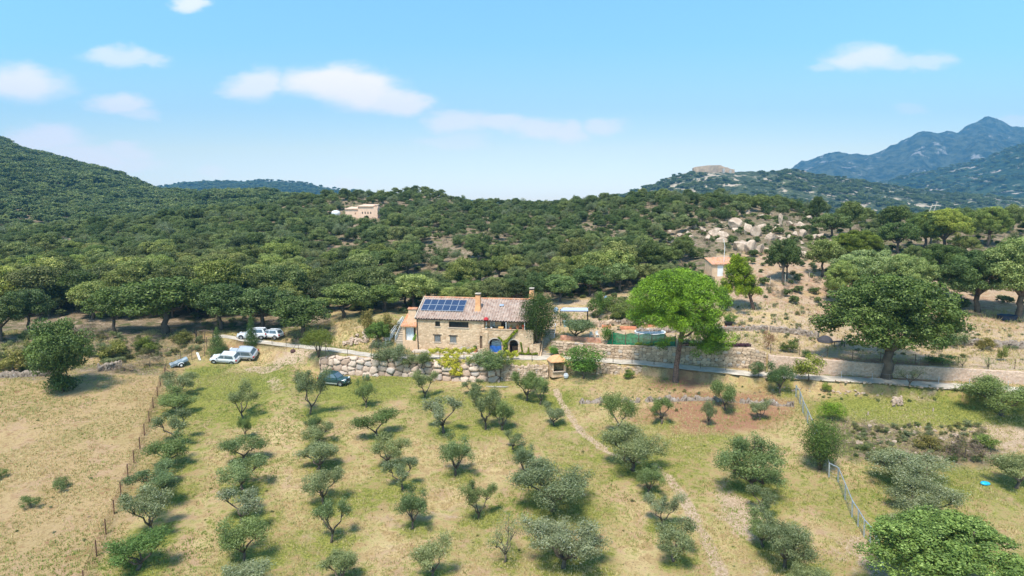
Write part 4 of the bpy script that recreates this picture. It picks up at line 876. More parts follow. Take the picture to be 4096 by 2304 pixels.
# ================================================================== GRASS TUFTS
def tufts():
    r = np.random.default_rng(12); n = 150000
    y = 46+(118-46)*r.random(n)**.8; t = -.8+1.6*r.random(n); x = t*y
    dW1 = ev(W1, t)[0]; dR0 = ev(R0, t)[0]; dR1 = ev(R1, t)[0]; dU = ev(U0, t)[0]; k = ((y < dR0-.3) | (y > dR1+.3))*~((y > ev(U1,t)[0]-1)*(y < ev(T0,t)[0]+1)*(t > -.16)*(t < .04))
    k &= (fbm(x/3, y/3, 3, 21)+.35*r.random(n) > .02)*~((t > .04)*(y > ev(U1,t)[0])*(r.random(n) < .7)); x, y, t = x[k], y[k], t[k]; n = len(x); z = Z(x, y)-.03
    wild = np.clip((y-ev(W1, t)[0]-4)/8, 0, 1); h = (.10+.20*r.random(n)**2)*(1+1.6*wild); m = 4; V = np.zeros((n, m, 3, 3)); 
    for j in range(m):
        a = r.random(n)*6.28; le = h*(.6+.6*r.random(n)); w = .03+.035*r.random(n); ox = (r.random(n)-.5)*.3; oy = (r.random(n)-.5)*.3
        dx, dy = np.cos(a), np.sin(a); lx, ly = (r.random(n)-.5)*le*1.2, (r.random(n)-.5)*le*1.2
        V[:,j,0] = np.stack([x+ox-dx*w, y+oy-dy*w, z], 1); V[:,j,1] = np.stack([x+ox+dx*w, y+oy+dy*w, z], 1); V[:,j,2] = np.stack([x+ox+lx, y+oy+ly, z+le], 1)
    gr = np.clip(.5+fbm(x/7, y/7, 4, 33)*1.2+(r.random(n)-.5)*.5-.45*((t > .04)*(y > ev(W1, t)[0]+5))-.3*np.exp(-((x-t*0-27)/9)**2-((y-86)/7)**2)-.25*(x < np.interp(y, [45,60,80,95,104,112], [-35,-35,-45,-50,-50,-52])), 0, 1)
    me = npmesh('grass', V.reshape(-1, 3), np.arange(n*m*3).reshape(-1, 3), {'clump': ('FLOAT', 'POINT', np.repeat(gr, m*3)), 'leaf': ('FLOAT', 'POINT', np.repeat(r.random(n*m), 3))})
    tag(mobj('grass', me, foliage('grass_blades', (.56,.44,.22), (.24,.29,.06), .2, None, False)), 'short dry and green grass tufts over the grove and fields', 'grass', kind='stuff')
tufts()
# ================================================================== ROCKS
def rockmesh(seed, sub=2):
    import bmesh
    bm = bmesh.new(); bmesh.ops.create_icosphere(bm, subdivisions=sub, radius=.5); r = random.Random(seed)
    pl = [(Vector((r.gauss(0,1), r.gauss(0,1), r.gauss(0,1))).normalized(), .20+.22*r.random()) for _ in range(13)]
    for v in bm.verts:
        for n, d in pl:
            q = v.co.dot(n)
            if q > d: v.co -= n*(q-d)
        v.co *= 1+.09*r.random()
    me = bpy.data.meshes.new('boulder'); bm.to_mesh(me); bm.free(); me.materials.append(M['rock']); return me
RK = [rockmesh(i, 3) for i in range(6)]
def rock(p, sx, sy, sz, rz, label, group=None, name='boulder', k=0, tilt=0, cat='boulder'):
    o = bpy.data.objects.new(name, RK[k % 6]); COL.objects.link(o); o.location = (p[0], p[1], p[2]+sz*.22); o.scale = (sx, sy, sz); o.rotation_euler = (tilt, 0, rz); tag(o, label, cat, group); return o
r = random.Random(3)
gl = 'pinkish granite boulder in the outcrop above the shed'
for (u, v, w, h) in [(664,229,9,9),(672,240,10,8),(695,226,6,9),(703,230,7,9),(714,233,9,9),(722,236,10,10),(734,214,8,7),(741,212,6,6),(748,212,9,4),(727,219,7,4),(735,225,14,13),(748,230,13,15),(757,232,12,13),(762,228,10,8),(771,238,9,8),
    (740,246,16,15),(751,250,13,18),(758,249,10,13),(790,224,9,8),(800,226,11,8),(803,234,9,14),(796,236,7,8),(812,237,9,8),(820,236,8,7),(809,219,6,6),(830,242,6,6),(879,244,9,9),(886,248,8,6),(803,255,18,8),(815,256,11,6),(722,212,6,4),(760,216,7,4),(708,238,10,7),(688,234,7,6),(680,236,6,5),(775,230,6,6),(783,240,9,5)]:
    p = g(u, v+h*.3); k = pxm(p); rock(p, w/k*1.25, w/k*1.1, h/k*1.15, r.random()*6, gl, 'granite boulders of the outcrop', k=r.randrange(6), tilt=r.uniform(-.3,.3))
for i in range(64):
    u = random.Random(i*3+1).gauss(745, 46); v = 238+random.Random(i*7+2).gauss(0, 10)
    if v > 258 or v < 210: continue
    p = g(u, v); w = .7+1.5*r.random()**2; rock(p, w*1.5, w, w*.8, r.random()*6, 'small granite rock between the big boulders of the outcrop', 'small rocks of the outcrop', 'rock', r.randrange(6), r.uniform(-.4,.4), 'rock')
p = g(780, 227); k = pxm(p); o = rock(p, 5.5/k, 5/k, 14/k, .5, 'tall pale standing stone on the right hand outcrop', k=2, name='standing_stone', cat='standing stone'); o.location.z = p.z+6/k; o.rotation_euler = (.1, -.15, .4)
gl = 'pale stone of the stone heap between the track and the farmhouse'
for i in range(46):
    u = 343+44*r.random(); v = 331+15*r.random(); 
    if v < 346-(u-338)*.55: v = 346-r.random()*(u-338)*.3
    p = g(u, v); w = .5+.75*r.random(); rock(p, w*1.2, w, w*.8, r.random()*6, gl, 'stones of the heap left of the farmhouse', 'stone', r.randrange(6), r.uniform(-.3,.3), 'stone')
gl = 'rough stone half buried in the rocky bank beyond the steel fence'
for i in range(56):
    u = 855+125*r.random(); v = 427+34*r.random(); p = g(u, v); w = .25+.5*r.random()**2; rock(p, w*1.3, w, w*.7, r.random()*6, gl, 'stones of the rocky bank', 'stone', r.randrange(6), r.uniform(-.3,.3), 'stone')
gl = 'loose pale stone on the verge under the concrete track'
for i in range(70):
    u = 765+255*r.random(); w = .2+.4*r.random(); p = g(u, 384+(u-765)*.045+7*r.random()); rock(p, w*1.4, w, w*.7, r.random()*6, gl, 'loose stones under the track', 'stone', r.randrange(6), 0, 'stone')
for i in range(22):
    p = g(897+r.uniform(-5,5), 404+r.uniform(-3,3)); w = .35+.35*r.random(); rock(p, w, w, w, r.random()*6, 'grey pink stone of the small round heap on the grass', 'stones of the small heap on the grass', 'stone', r.randrange(6), 0, 'stone').location.z += .35*r.random()
# ================================================================== STONE WALLS
def wallmesh(name, front, zb, zt, thick, cell, relief, mat, label, seed=1, step=.14, rag=.1, batter=.1):
    """front: (x,y) points along the outer face; a Voronoi-built stone face, ragged top, real thickness"""
    q = np.array(front, float); seg = np.hypot(*np.diff(q, axis=0).T); S_ = np.concatenate([[0], np.cumsum(seg)]); L = S_[-1]
    ns = max(int(L/step), 2); s = np.linspace(0, L, ns+1); hm = float(np.max(np.array(zt)-np.array(zb))); nz = max(int(hm/step), 2)
    x = np.interp(s, S_, q[:,0]); y = np.interp(s, S_, q[:,1]); b = np.interp(s, S_, zb)-.35; tp = np.interp(s, S_, zt)+rag*fbm(s/cell, s*0, 2, seed)*1.6
    tx = np.gradient(x); ty = np.gradient(y); ln = np.hypot(tx, ty); nx, ny = ty/ln, -tx/ln; sg = np.sign(-ny.mean()) or 1; nx, ny = nx*sg, ny*sg     # towards the camera
    nb = max(int(thick/step), 2); rows = []; 
    f = np.linspace(0, 1, nz+1)[:, None]; SS = np.broadcast_to(s, (nz+1, ns+1)); HH = f*(tp-b)[None,:]
    back = np.linspace(0, thick, nb+1)[1:, None]; SS2 = np.broadcast_to(s, (nb, ns+1)); HH2 = (tp-b)[None,:]+back
    Sg = np.vstack([SS, SS2]); Hg = np.vstack([HH, HH2]); OFF = np.vstack([(1-f)*batter+0*SS, -back+0*SS2]); ZZ = np.vstack([b+HH, tp+0*SS2])
    ci, cj = np.floor(Sg/cell), np.floor(Hg/(cell*.72)); d1 = np.full(Sg.shape, 9.); d2 = d1.copy(); idn = np.zeros(Sg.shape)
    def h(a, c, k): w = np.sin(a*127.1+c*311.7+k+seed*7.7)*43758.5453; return w-np.floor(w)
    for di in (-1,0,1):
        for dj in (-1,0,1):
            a, c = ci+di, cj+dj; px = (a+.15+.7*h(a,c,1))*cell; py = (c+.15+.7*h(a,c,2))*cell*.72; d = np.hypot(Sg-px, (Hg-py)*1.25)
            m = d < d1; d2 = np.where(m, d1, np.minimum(d2, d)); idn = np.where(m, h(a,c,3), idn); d1 = np.where(m, d, d1)
    rel = np.clip((d2-d1)/(cell*.28), 0, 1); out = (rel**.5-.5)*relief + (idn-.5)*relief*.8
    X = x+nx*(OFF+out*(np.vstack([1+0*SS, .3+0*SS2]))); Y = y+ny*(OFF+out*np.vstack([1+0*SS, .3+0*SS2])); ZZ = ZZ+out*np.vstack([.0*SS, 1+0*SS2])
    idx = np.arange(X.size).reshape(X.shape); Fq = np.stack([idx[:-1,:-1], idx[:-1,1:], idx[1:,1:], idx[1:,:-1]], -1).reshape(-1, 4)
    # back face and ends
    V = np.stack([X.ravel(), Y.ravel(), ZZ.ravel()], 1); lo = V[idx[-1]].copy(); lo[:,2] = b; n0 = len(V); V = np.vstack([V, lo]); bi = n0+np.arange(ns+1)
    Fb = np.stack([idx[-1,:-1], idx[-1,1:], bi[1:], bi[:-1]], -1); rel = np.concatenate([rel.ravel(), np.ones(ns+1)]); idn = np.concatenate([idn.ravel(), np.full(ns+1, .5)])
    ends = []
    for c0 in (0, ns):
        col = idx[:, c0]; e = n0+c0
        for i in range(len(col)-1): ends.append((col[i], col[i+1], e, e))
    me = npmesh(name, V, np.vstack([Fq, Fb]), {'cell': ('FLOAT','POINT', idn), 'relief': ('FLOAT','POINT', rel)}, True)
    import bmesh
    bm = bmesh.new(); bm.from_mesh(me); bm.verts.ensure_lookup_table()
    for (a, c, e, _) in ends:
        try: bm.faces.new((bm.verts[a], bm.verts[c], bm.verts[e]))
        except Exception: pass
    bm.to_mesh(me); bm.free()
    return tag(mobj(name, me, mat), label, 'wall')
def tofu(u, v=365, d=97): p = P(u, v, d); return p[0]/p[1]
def along(c_lo, c_hi, u0, u1, n, dy=0.0):
    ts = np.linspace(tofu(u0), tofu(u1), n); d, zl = ev(c_lo, ts); d2, zh = ev(c_hi, ts); return [(t*(a+dy), a+dy) for t, a in zip(ts, d)], list(zl), list(zh)
fr, zb, zt = along(W0, W1, 320, 434, 14, -.25); wallmesh('boulder_wall', fr, zb, [z+.05 for z in zt], .9, 1.15, .38, M['boulderwall'], 'retaining wall of big pale boulders below the farmhouse track', 3, .12, .22, .35)
fr, zb, zt = along(W0, W1, 434.5, 500, 10, -.3); wallmesh('boulder_wall', fr, zb, [z-.1 for z in zt], .9, 1.3, .5, M['boulderwall'], 'rougher stretch of boulder wall behind the seated person', 5, .12, .45, .6)
fr, zb, zt = along(W0, W1, 500.5, 548, 8, -.2); wallmesh('dry_stone_wall', fr, zb, [z-.1 for z in zt], .8, .42, .2, M['drywall'], 'dry stone wall left of the brick oven', 7, .1, .2, .3)
fr, zb, zt = along(W0, W1, 596, 762, 24, -.1); wallmesh('dry_stone_wall', fr, zb, [z+.08 for z in zt], .6, .5, .2, M['drywall'], 'low dry stone wall carrying the track behind the umbrella pine trunk', 9, .085, .2, .15)
fr, zb, zt = along(U0, U1, 551, 766, 26, -.05); wallmesh('terrace_wall', fr, [z-.3 for z in zb], [z+.12 for z in zt], .5, .60, .14, M['drywall'], 'long masonry terrace wall above the track under the green net fence', 11, .085, .06, .12)
fr, zb, zt = along(U0, U1, 768, 1090, 30, -.05); wallmesh('pink_wall', fr, [z-.3 for z in zb], [z+.06 for z in zt], .4, .26, .035, M['pinkwall'], 'smooth pinkish stone wall beside the track on the right', 13, .1, .02, .05)
def lowwall(pts, h, label, mat='oldwall', cell=.4, rag=.25, seed=2, th=.5, rel=.2, name='dry_stone_wall'):
    q = [g(*p) for p in pts]; return wallmesh(name, [(p.x, p.y) for p in q], [p.z for p in q], [p.z+h for p in q], th, cell, rel, M[mat], label, seed, .11, rag, .12)
lowwall([(0,378),(20,377.5),(42,376.5),(60,374)], .7, 'crumbling field wall left of the lone dark oak', seed=21)
lowwall([(98,372),(112,370.5),(122,368.5)], 1.0, 'short broken field wall right of the lone dark oak', seed=22)
lowwall([(579,404),(600,403),(625,402.5),(640,403)], .35, 'tumbledown terrace wall under the dark bush left of the pine', 'oldwall', .4, .4, 23)
lowwall([(645,402),(665,402),(690,401),(715,401.5),(760,404),(794,407)], .35, 'broken terrace wall on the reddish soil right of the pine', 'oldwall', .4, .45, 24)
lowwall([(636,333.5),(660,333),(690,332),(720,331.5),(768,330.5)], .6, 'rough terrace wall behind the pool and the garden beds', 'oldwall', .4, .2, 25)
lowwall([(592,327),(615,325.5),(640,324.5),(652,324)], .8, 'stepped garden wall between the dark bush and the pool', 'drywall', .4, .2, 26)
lowwall([(770,332),(800,335),(818,339)], .8, 'grey rubble wall under the bare slope', 'oldwall', .4, .25, 27)
lowwall([(944,344),(965,345.5),(990,347.5),(1030,350)], 1.0, 'old grey terrace wall below the great oaks at the right', 'oldwall', .42, .25, 28)
# ================================================================== FARMHOUSE
H0 = P(417, 349, 105.3); HZ = H0[2]; HROT = R(-10)
HM = Matrix.Translation(H0) @ Matrix.Rotation(HROT, 4, 'Z')
def hp(s, y, z): return HM @ Vector((s, y, z))
house = empty('farmhouse', H0, HROT, 'long two storey stone farmhouse with a tiled roof and solar panels', 'house')
def wallh(mb, x0, x1, z0, z1, yf, yb, holes=()):
    xs = sorted({x0, x1, *[q for h in holes for q in h[:2]]}); zs = sorted({z0, z1, *[q for h in holes for q in h[2:4]]})
    for i in range(len(xs)-1):
        for j in range(len(zs)-1):
            cx, cz = (xs[i]+xs[i+1])/2, (zs[j]+zs[j+1])/2
            if any(h[0] < cx < h[1] and h[2] < cz < h[3] for h in holes): continue
            a, b, c, d = xs[i], xs[i+1], zs[j], zs[j+1]
            mb.quad((a,yf,c),(b,yf,c),(b,yf,d),(a,yf,d)); mb.quad((a,yb,d),(b,yb,d),(b,yb,c),(a,yb,c))
    for h in holes:
        a, b, c, d = h[:4]; rise = h[4] if len(h) > 4 else 0; t = d-rise
        mb.quad((a,yf,c),(a,yf,t),(a,yb,t),(a,yb,c)); mb.quad((b,yf,c),(b,yb,c),(b,yb,t),(b,yf,t)); mb.quad((a,yf,c),(a,yb,c),(b,yb,c),(b,yf,c))
        if not rise: mb.quad((a,yf,d),(b,yf,d),(b,yb,d),(a,yb,d)); continue
        n = 12; pts = [((a+b)/2-(b-a)/2*math.cos(math.pi*i/n), t+rise*math.sin(math.pi*i/n)) for i in range(n+1)]
        for (xa, za), (xb, zb_) in zip(pts[:-1], pts[1:]):
            mb.quad((xa,yf,za),(xb,yf,zb_),(xb,yf,d),(xa,yf,d)); mb.quad((xa,yb,d),(xb,yb,d),(xb,yb,zb_),(xa,yb,za)); mb.quad((xa,yf,za),(xa,yb,za),(xb,yb,zb_),(xb,yf,zb_))
EH, RH, RY, LX = 4.98, 7.45, 5.0, 17.6
up = MB()
holes = [(3.0,3.8,3.70,4.52),(5.2,8.35,3.62,4.54),(2.85,3.85,1.25,2.3),(5.35,6.4,1.2,2.25),(10.1,10.65,.45,2.45)]
wallh(up, 0, 10.8, -1.2, EH, 0, .5, holes)
wallh(up, 10.8, LX, 3.55, 5.3, 1.3, 1.7, [(11.45,12.25,3.6,5.2),(13.2,14.15,3.6,5.25)])
up.quad((10.8,0,3.55),(10.8,1.3,3.55),(10.8,1.3,5.4),(10.8,0,4.8))
up.slab([(0,0.004,-1.2),(0,2*RY,-1.2),(0,2*RY,EH),(0,RY,RH),(0,0.004,EH)], .45)
up.slab([(LX,1.304,-1.2),(LX,2*RY,-1.2),(LX,2*RY,EH),(LX,RY,RH),(LX,1.304,5.35)], -.45)
up.quad((LX,2*RY,-1.2),(0,2*RY,-1.2),(0,2*RY,EH),(LX,2*RY,EH))
up.quad((0,0.45,3.2),(LX,0.45,3.2),(LX,2*RY,3.2),(0,2*RY,3.2))
up.build('wall', M['masonry'], house)
# projecting ground floor with two arches; its flat top is the balcony
lo = MB(); wallh(lo, 10.8, 18.5, -1.2, 3.6, -.6, -.1, [(11.7,13.65,.02,2.2,.75),(14.85,16.2,.02,2.15,.62)])
lo.quad((10.8,-.6,-1.2),(10.8,-.6,3.6),(10.8,0,3.6),(10.8,0,-1.2)); lo.quad((18.5,-.6,-1.2),(18.5,4,-1.2),(18.5,4,3.6),(18.5,-.6,3.6))
lo.quad((10.8,-.6,3.6),(18.5,-.6,3.6),(18.5,4,3.6),(10.8,4,3.6)); lo.quad((10.8,3.4,-.2),(18.5,3.4,-.2),(18.5,3.4,3.5),(10.8,3.4,3.5)); lo.quad((10.8,-.5,.0),(18.5,-.5,.0),(18.5,3.4,.0),(10.8,3.4,.0))
lo.box(14.15,14.4,-.1,3.4,0,3.5); lo.box(10.803,18.497,-.66,-.42,3.604,3.70)
lo.build('arcade', M['masonry'], house)
bt = MB(); bt.box(10.7,11.55,-.86,-.603,-1.2,3.2); bt.box(18.503,19.5,-.55,2.6,-1.2,1.5); bt.build('buttress', M['masonry'], house, .04)
def trim_arch(x0, x1, top, rise):
    mb = MB(); n = 12; cx = (x0+x1)/2; w = (x1-x0)/2; t = top-rise
    P0 = [(cx-w*math.cos(math.pi*i/n), t+rise*math.sin(math.pi*i/n)) for i in range(n+1)]; P1 = [(cx-(w+.18)*math.cos(math.pi*i/n), t+(rise+.16)*math.sin(math.pi*i/n)) for i in range(n+1)]
    for i in range(n): mb.slab([(P0[i][0],-.604,P0[i][1]),(P0[i+1][0],-.604,P0[i+1][1]),(P1[i+1][0],-.604,P1[i+1][1]),(P1[i][0],-.604,P1[i][1])], -.05 if False else .05)
    mb.build('arch_trim', M['concrete'], house)
trim_arch(11.7,13.65,2.2,.75); trim_arch(14.85,16.2,2.15,.62)
def window(x0, x1, z0, z1, bars=0, mull=0, y=.16, lintel=False):
    f = MB(); t = .06
    for b in ((x0,x1,z0,z0+t),(x0,x1,z1-t,z1),(x0,x0+t,z0+t,z1-t),(x1-t,x1,z0+t,z1-t)): f.box(b[0]+.003,b[1]-.003,y,y+.08,b[2]+.003,b[3]-.003)
    for i in range(mull): xm = x0+(x1-x0)*(i+1)/(mull+1); f.box(xm-.035,xm+.035,y,y+.08,z0+t+.004,z1-t-.004)
    o = f.build('window', M['dark'], house); p = MB(); p.box(x0+t,x1-t,y+.05,y+.07,z0+t,z1-t); p.build('pane', M['glass'], o)
    if bars:
        b = MB()
        for i in range(bars): xm = x0+(x1-x0)*(i+.8)/(bars+.6); b.tube([(xm,y-.1,z0),(xm,y-.1,z1)], .022, 5)
        b.build('bars', M['white'], o)
    s = MB(); s.box(x0-.12,x1+.12,-.09,.14,z0-.10,z0-.004); s.build('sill', M['concrete'], o)
    if lintel: l = MB(); l.box(x0-.18,x1+.18,-.07,.1,z1+.004,z1+.15); l.build('lintel', M['dark'], o)
window(3.0,3.8,3.70,4.52); window(5.2,8.35,3.62,4.54,0,1); window(2.85,3.85,1.25,2.3,5,0,lintel=True); window(5.35,6.4,1.2,2.25,6,0,lintel=True)
def door(x0, x1, z0, z1, y, mat='dark', stripes=0):
    d = MB(); d.box(x0+.01,x1-.01,y,y+.06,z0,z1); o = d.build('door', M[mat], house); h = MB(); h.box(x1-.16,x1-.12,y-.04,y-.003,(z0+z1)/2-.05,(z0+z1)/2+.06); h.build('handle', M['steel'], o)
    if stripes:
        s = MB()
        for i in range(stripes): xm = x0+(x1-x0)*(i+.5)/stripes; s.box(xm-.045,xm+.045,y-.02,y-.004,z0+.1,z1-.1)
        s.build('slats', M['white'], o)
    return o
door(10.1,10.65,.45,2.45,.2,'wood'); door(11.45,12.25,3.604,5.2,1.45,'dark',4); door(13.2,14.15,3.604,5.25,1.5)
st = MB(); st.box(9.95,10.69,-.5,-.004,-.1,.42); st.build('door_step', M['step'], house, .03)
# roof: barrel tiles as real relief
def tiles(x0, x1, pts, pitch=.42, amp=.085, rows=16, skew=0):
    """pts: [(y,z)...] eave to eave through the ridge"""
    n = int((x1-x0)/pitch*6); xs = np.linspace(x0, x1, n+1); V = []; Fc = []
    path = []
    for (ya, za), (yb, zb) in zip(pts[:-1], pts[1:]):
        for i in range(rows): f0, f1 = i/rows, (i+1)/rows; dn = 1 if za < zb else -1; path += [(ya+(yb-ya)*f0, za+(zb-za)*f0+(.0 if dn > 0 else .03)), (ya+(yb-ya)*(f1-.004), za+(zb-za)*f1+(.03 if dn > 0 else 0)*-1+.0)]
    m = len(path)
    for (y, z) in path:
        for i, x in enumerate(xs):
            f = ((x-x0)/pitch) % 1; V.append((x, y, z+amp*math.sqrt(max(0, 1-((f-.5)/.33)**2))+.02*math.sin(x*.7)+.012*math.sin(x*5.1+y*3)))
    for j in range(m-1):
        for i in range(n): k = j*(n+1)+i; Fc.append((k, k+1, k+n+2, k+n+1))
    return V, Fc
V, Fc = tiles(-.18, LX+.15, [(-.27,EH-.10),(RY,RH+.08),(2*RY+.45,EH-.16)], amp=.125)
roof = mobj('roof', npmesh('roof', V, Fc), M['tile'], house)
u_ = MB(); ya, yb = -.44, 2*RY+.44
for (a, b, c, d) in ((-.26,EH-.11,RY,RH+.05),(RY,RH+.05,2*RY+.44,EH-.17)): u_.quad((-.17,a,b-.03),(LX+.14,a,b-.03),(LX+.14,c,d-.03),(-.17,c,d-.03))
u_.box(-.17,LX+.14,-.27,-.22,EH-.22,EH-.14); u_.build('eave_board', M['dark'], roof)
rc = MB(); rc.tube([(-.2,RY,RH+.14),(4,RY,RH+.17),(9,RY,RH+.12),(13,RY,RH+.17),(LX+.17,RY,RH+.15)], .13, 8); rc.build('ridge_tiles', M['tile_o'], roof)
vg = MB(); vg.slab([(-.26,-.27,EH-.06),(-.10,-.27,EH-.06),(-.10,RY,RH+.12),(-.26,RY,RH+.12)], .14); vg.build('verge', M['concrete'], roof)
sl_ = (RH-EH+.18)/(RY+.27)
def rz(y): return EH-.10+sl_*(y+.27)
def chimney(x0, x1, y0, y1, top, base_flare=.15, capm='orange', mat='orange'):
    b = MB(); z0 = rz(y0)-.4; b.box(x0,x1,y0,y1,z0,top-.32); b.add([(x0-base_flare,y0-base_flare,z0),(x1+base_flare,y0-base_flare,z0),(x1+base_flare,y1+base_flare,z0),(x0-base_flare,y1+base_flare,z0),(x0-.003,y0-.003,z0+1.4),(x1+.003,y0-.003,z0+1.4),(x1+.003,y1+.003,z0+1.4),(x0-.003,y1+.003,z0+1.4)], [(0,1,5,4),(1,2,6,5),(2,3,7,6),(3,0,4,7)])
    c = b.build('chimney', M[mat], roof); k = MB(); k.box(x0+.05,x1-.05,y0+.05,y1-.05,top-.317,top-.12); k.build('flue', M['black'], c); k = MB(); k.box(x0-.06,x1+.06,y0-.06,y1+.06,top-.117,top+.05); k.build('cap', M['concrete'], c, .04)
chimney(9.0,9.75,1.9,2.6,8.75); chimney(17.0,17.65,5.6,6.3,9.3)
sk = MB(); y0, y1 = 3.0, 3.45; sk.slab([(12.6,y0,rz(y0)+.18),(13.3,y0,rz(y0)+.18),(13.3,y1,rz(y1)+.18),(12.6,y1,rz(y1)+.18)], .05); sk.build('skylight', M['steel'], roof)
# twelve panels in two rows
def panelmat():
    m, t, out = newmat('solar_cells'); b = NB(t); p = b.obj(); sp = b.n('ShaderNodeSeparateXYZ'); t.links.new(p, sp.inputs[0])
    g1 = b.math('GREATER_THAN', b.math('FRACT', b.math('MULTIPLY', sp.outputs[0], 6)), .93); g2 = b.math('GREATER_THAN', b.math('FRACT', b.math('MULTIPLY', sp.outputs[1], 6)), .93)
    c = b.mix(b.math('MAXIMUM', g1, g2), (.02,.035,.085), (.12,.16,.26)); t.links.new(b.bsdf(c, .22, .1, .9, None, Coat_Weight=.6), out.inputs[0]); return m
M['cells'] = panelmat(); M['rim_grey'] = plain('panel_frame', (.42,.46,.52), .5, .3)
for j in range(2):
    for i in range(6):
        x0 = .22+i*1.155; ya = 1.45+j*1.36; yb = ya+1.31; hz = .20
        q = [(x0,ya,rz(ya)+hz),(x0+1.13,ya,rz(ya)+hz),(x0+1.13,yb,rz(yb)+hz),(x0,yb,rz(yb)+hz)]
        f = MB(); f.slab(q, .05); o = f.build('solar_panel', M['rim_grey'], roof)
        c = MB(); e = .04; q2 = [(x0+e,ya+e,rz(ya+e)+hz+.075),(x0+1.13-e,ya+e,rz(ya+e)+hz+.075),(x0+1.13-e,yb-e,rz(yb-e)+hz+.075),(x0+e,yb-e,rz(yb-e)+hz+.075)]
        c.add(q2, [(0,1,2,3)]); nm = [tuple(np.subtract(v, (x0, ya, 0))) for v in c.v]
        for v in range(4): pass
        f.v = []; me = bpy.data.meshes.new('cells'); me.from_pydata(c.v, [], c.f); me.materials.append(M['cells']); 
        # the cells belong to the same panel: joined into its mesh
        import bmesh
        bm = bmesh.new(); bm.from_mesh(o.data); n0 = len(bm.faces); bm.from_mesh(me); bm.faces.ensure_lookup_table()
        o.data.materials.append(M['cells'])
        for k in range(n0, len(bm.faces)): bm.faces[k].material_index = 1
        bm.to_mesh(o.data); bm.free()
# gutter pipe, balcony posts
dp = MB(); dp.tube([(.10,-.12,EH-.2),(.12,-.10,3.0),(.2,-.08,1.4),(.25,-.08,-.3)], .07, 8); dp.build('downpipe', M['dark'], house)
bp = MB(); bp.box(14.25,14.33,-.35,-.27,3.7,4.75); bp.box(14.42,14.48,1.15,1.25,3.6,5.2); bp.box(17.1,17.2,-.35,-.25,3.7,4.75); bp.build('balcony_posts', M['white'], house)
# annex with open porch and big chimney on the left
ax = MB(); ax.box(-2.4,-.004,.3,3.6,-1.5,1.2); ax.box(-2.4,-2.0,.3,.7,1.204,3.6); ax.box(-.25,-.004,.3,.7,1.204,3.6); ax.box(-2.4,-.004,3.2,3.6,1.204,3.9); ax.box(-2.4,-2.1,.704,3.196,1.204,3.6); ax.build('annex', M['stucco'], house)
V, Fc = tiles(-2.65, -.02, [(0.0,3.58),(3.5,5.05)], .36, .08, 9); mobj('annex_roof', npmesh('annex_roof', V, Fc), M['tile_o'], house)
un = MB(); un.slab([(-2.62,.02,3.44),(-.03,.02,3.44),(-.03,3.5,4.92),(-2.62,3.5,4.92)], .08); un.build('annex_soffit', M['orange'], house)
ac = MB(); ac.add([(-1.95,1.1,3.9),(-.25,1.1,3.9),(-.25,2.3,4.3),(-1.95,2.3,4.3),(-1.75,1.2,4.9),(-.40,1.2,4.9),(-.40,2.1,4.9),(-1.75,2.1,4.9)], [(0,1,5,4),(1,2,6,5),(2,3,7,6),(3,0,4,7)]); ac.box(-1.72,-.43,1.2,2.1,4.88,6.05); c = ac.build('annex_chimney', M['stucco'], house)
V, Fc = tiles(-1.85, -.30, [(1.05,6.10),(1.65,6.32),(2.25,6.10)], .22, .06, 3); mobj('cap', npmesh('cap', V, Fc), M['tile_o'], c)
k = MB(); k.box(-1.78,-.37,1.12,2.18,6.05,6.12); k.build('ledge', M['tile_o'], c)
cu = MB(); n = 40
for i in range(n): x0 = -2.0+1.3*i/n; x1 = -2.0+1.3*(i+1)/n; f = lambda x: .75+.05*math.sin(x*30); cu.quad((x0,f(x0),1.22),(x1,f(x1),1.22),(x1,f(x1),3.42),(x0,f(x0),3.42))
cu.build('curtain', M['cloth'], house)
# ---- stairs
def stairs(name, x0, x1, z0, z1, y0, y1, n, label, mat='step', rail=None):
    root = empty(name, tuple(hp(x0, y0, z0)), HROT, label, 'stairs'); s = MB(); w = x1-x0; dz = (z1-z0)/n; dy = (y1-y0)/n
    for i in range(n): s.box(0, w, i*dy, (y1-y0)+.3 if i == n-1 else (i+1)*dy+.0, -1.0, (i+1)*dz-.06)
    s.build('steps', M[mat], root); t = MB()
    for i in range(n): t.box(-.03+.004*i*0, w+.03, i*dy-.05, (i+1)*dy-.004, (i+1)*dz-.057, (i+1)*dz+.01)
    t.build('treads', M['concrete'], root)
    if rail:
        r = MB()
        for side in rail['x']:
            a = (side[0], side[2], .0); b = (side[1], y1-y0, z1-z0)
            for hh in (.35,.6,.95) if not rail.get('thin') else (.9,): r.tube([(a[0],a[1],a[2]+hh),(b[0],b[1],b[2]+hh)], rail.get('r',.035), 6)
            for k in range(rail.get('n',6)): f = k/(rail.get('n',6)-1); r.tube([tuple(a[q]+(b[q]-a[q])*f for q in range(3)), tuple(a[q]+(b[q]-a[q])*f+(1.0 if q == 2 else 0) for q in range(3))], .03, 6)
        r.build('railing', M[rail.get('m','white')], root)
    return root
stairs('stairs', -3.5, -2.42, .9, 3.5, .3, 3.6, 9, 'stone steps with splayed white railings at the left end of the farmhouse', rail={'x': [(-.1,.25,-.2),(-1.3,-.1,-1.2),(-.9,0,-.8)], 'm':'white', 'n':9})
stairs('stairs', 19.75, 21.15, -1.5, 2.9, -1.8, 5.2, 17, 'long flight of stone steps between the farmhouse and the terrace wall', rail={'x': [(1.5,1.5,3.0)], 'm':'steel', 'n':5, 'thin':1, 'r':.05})
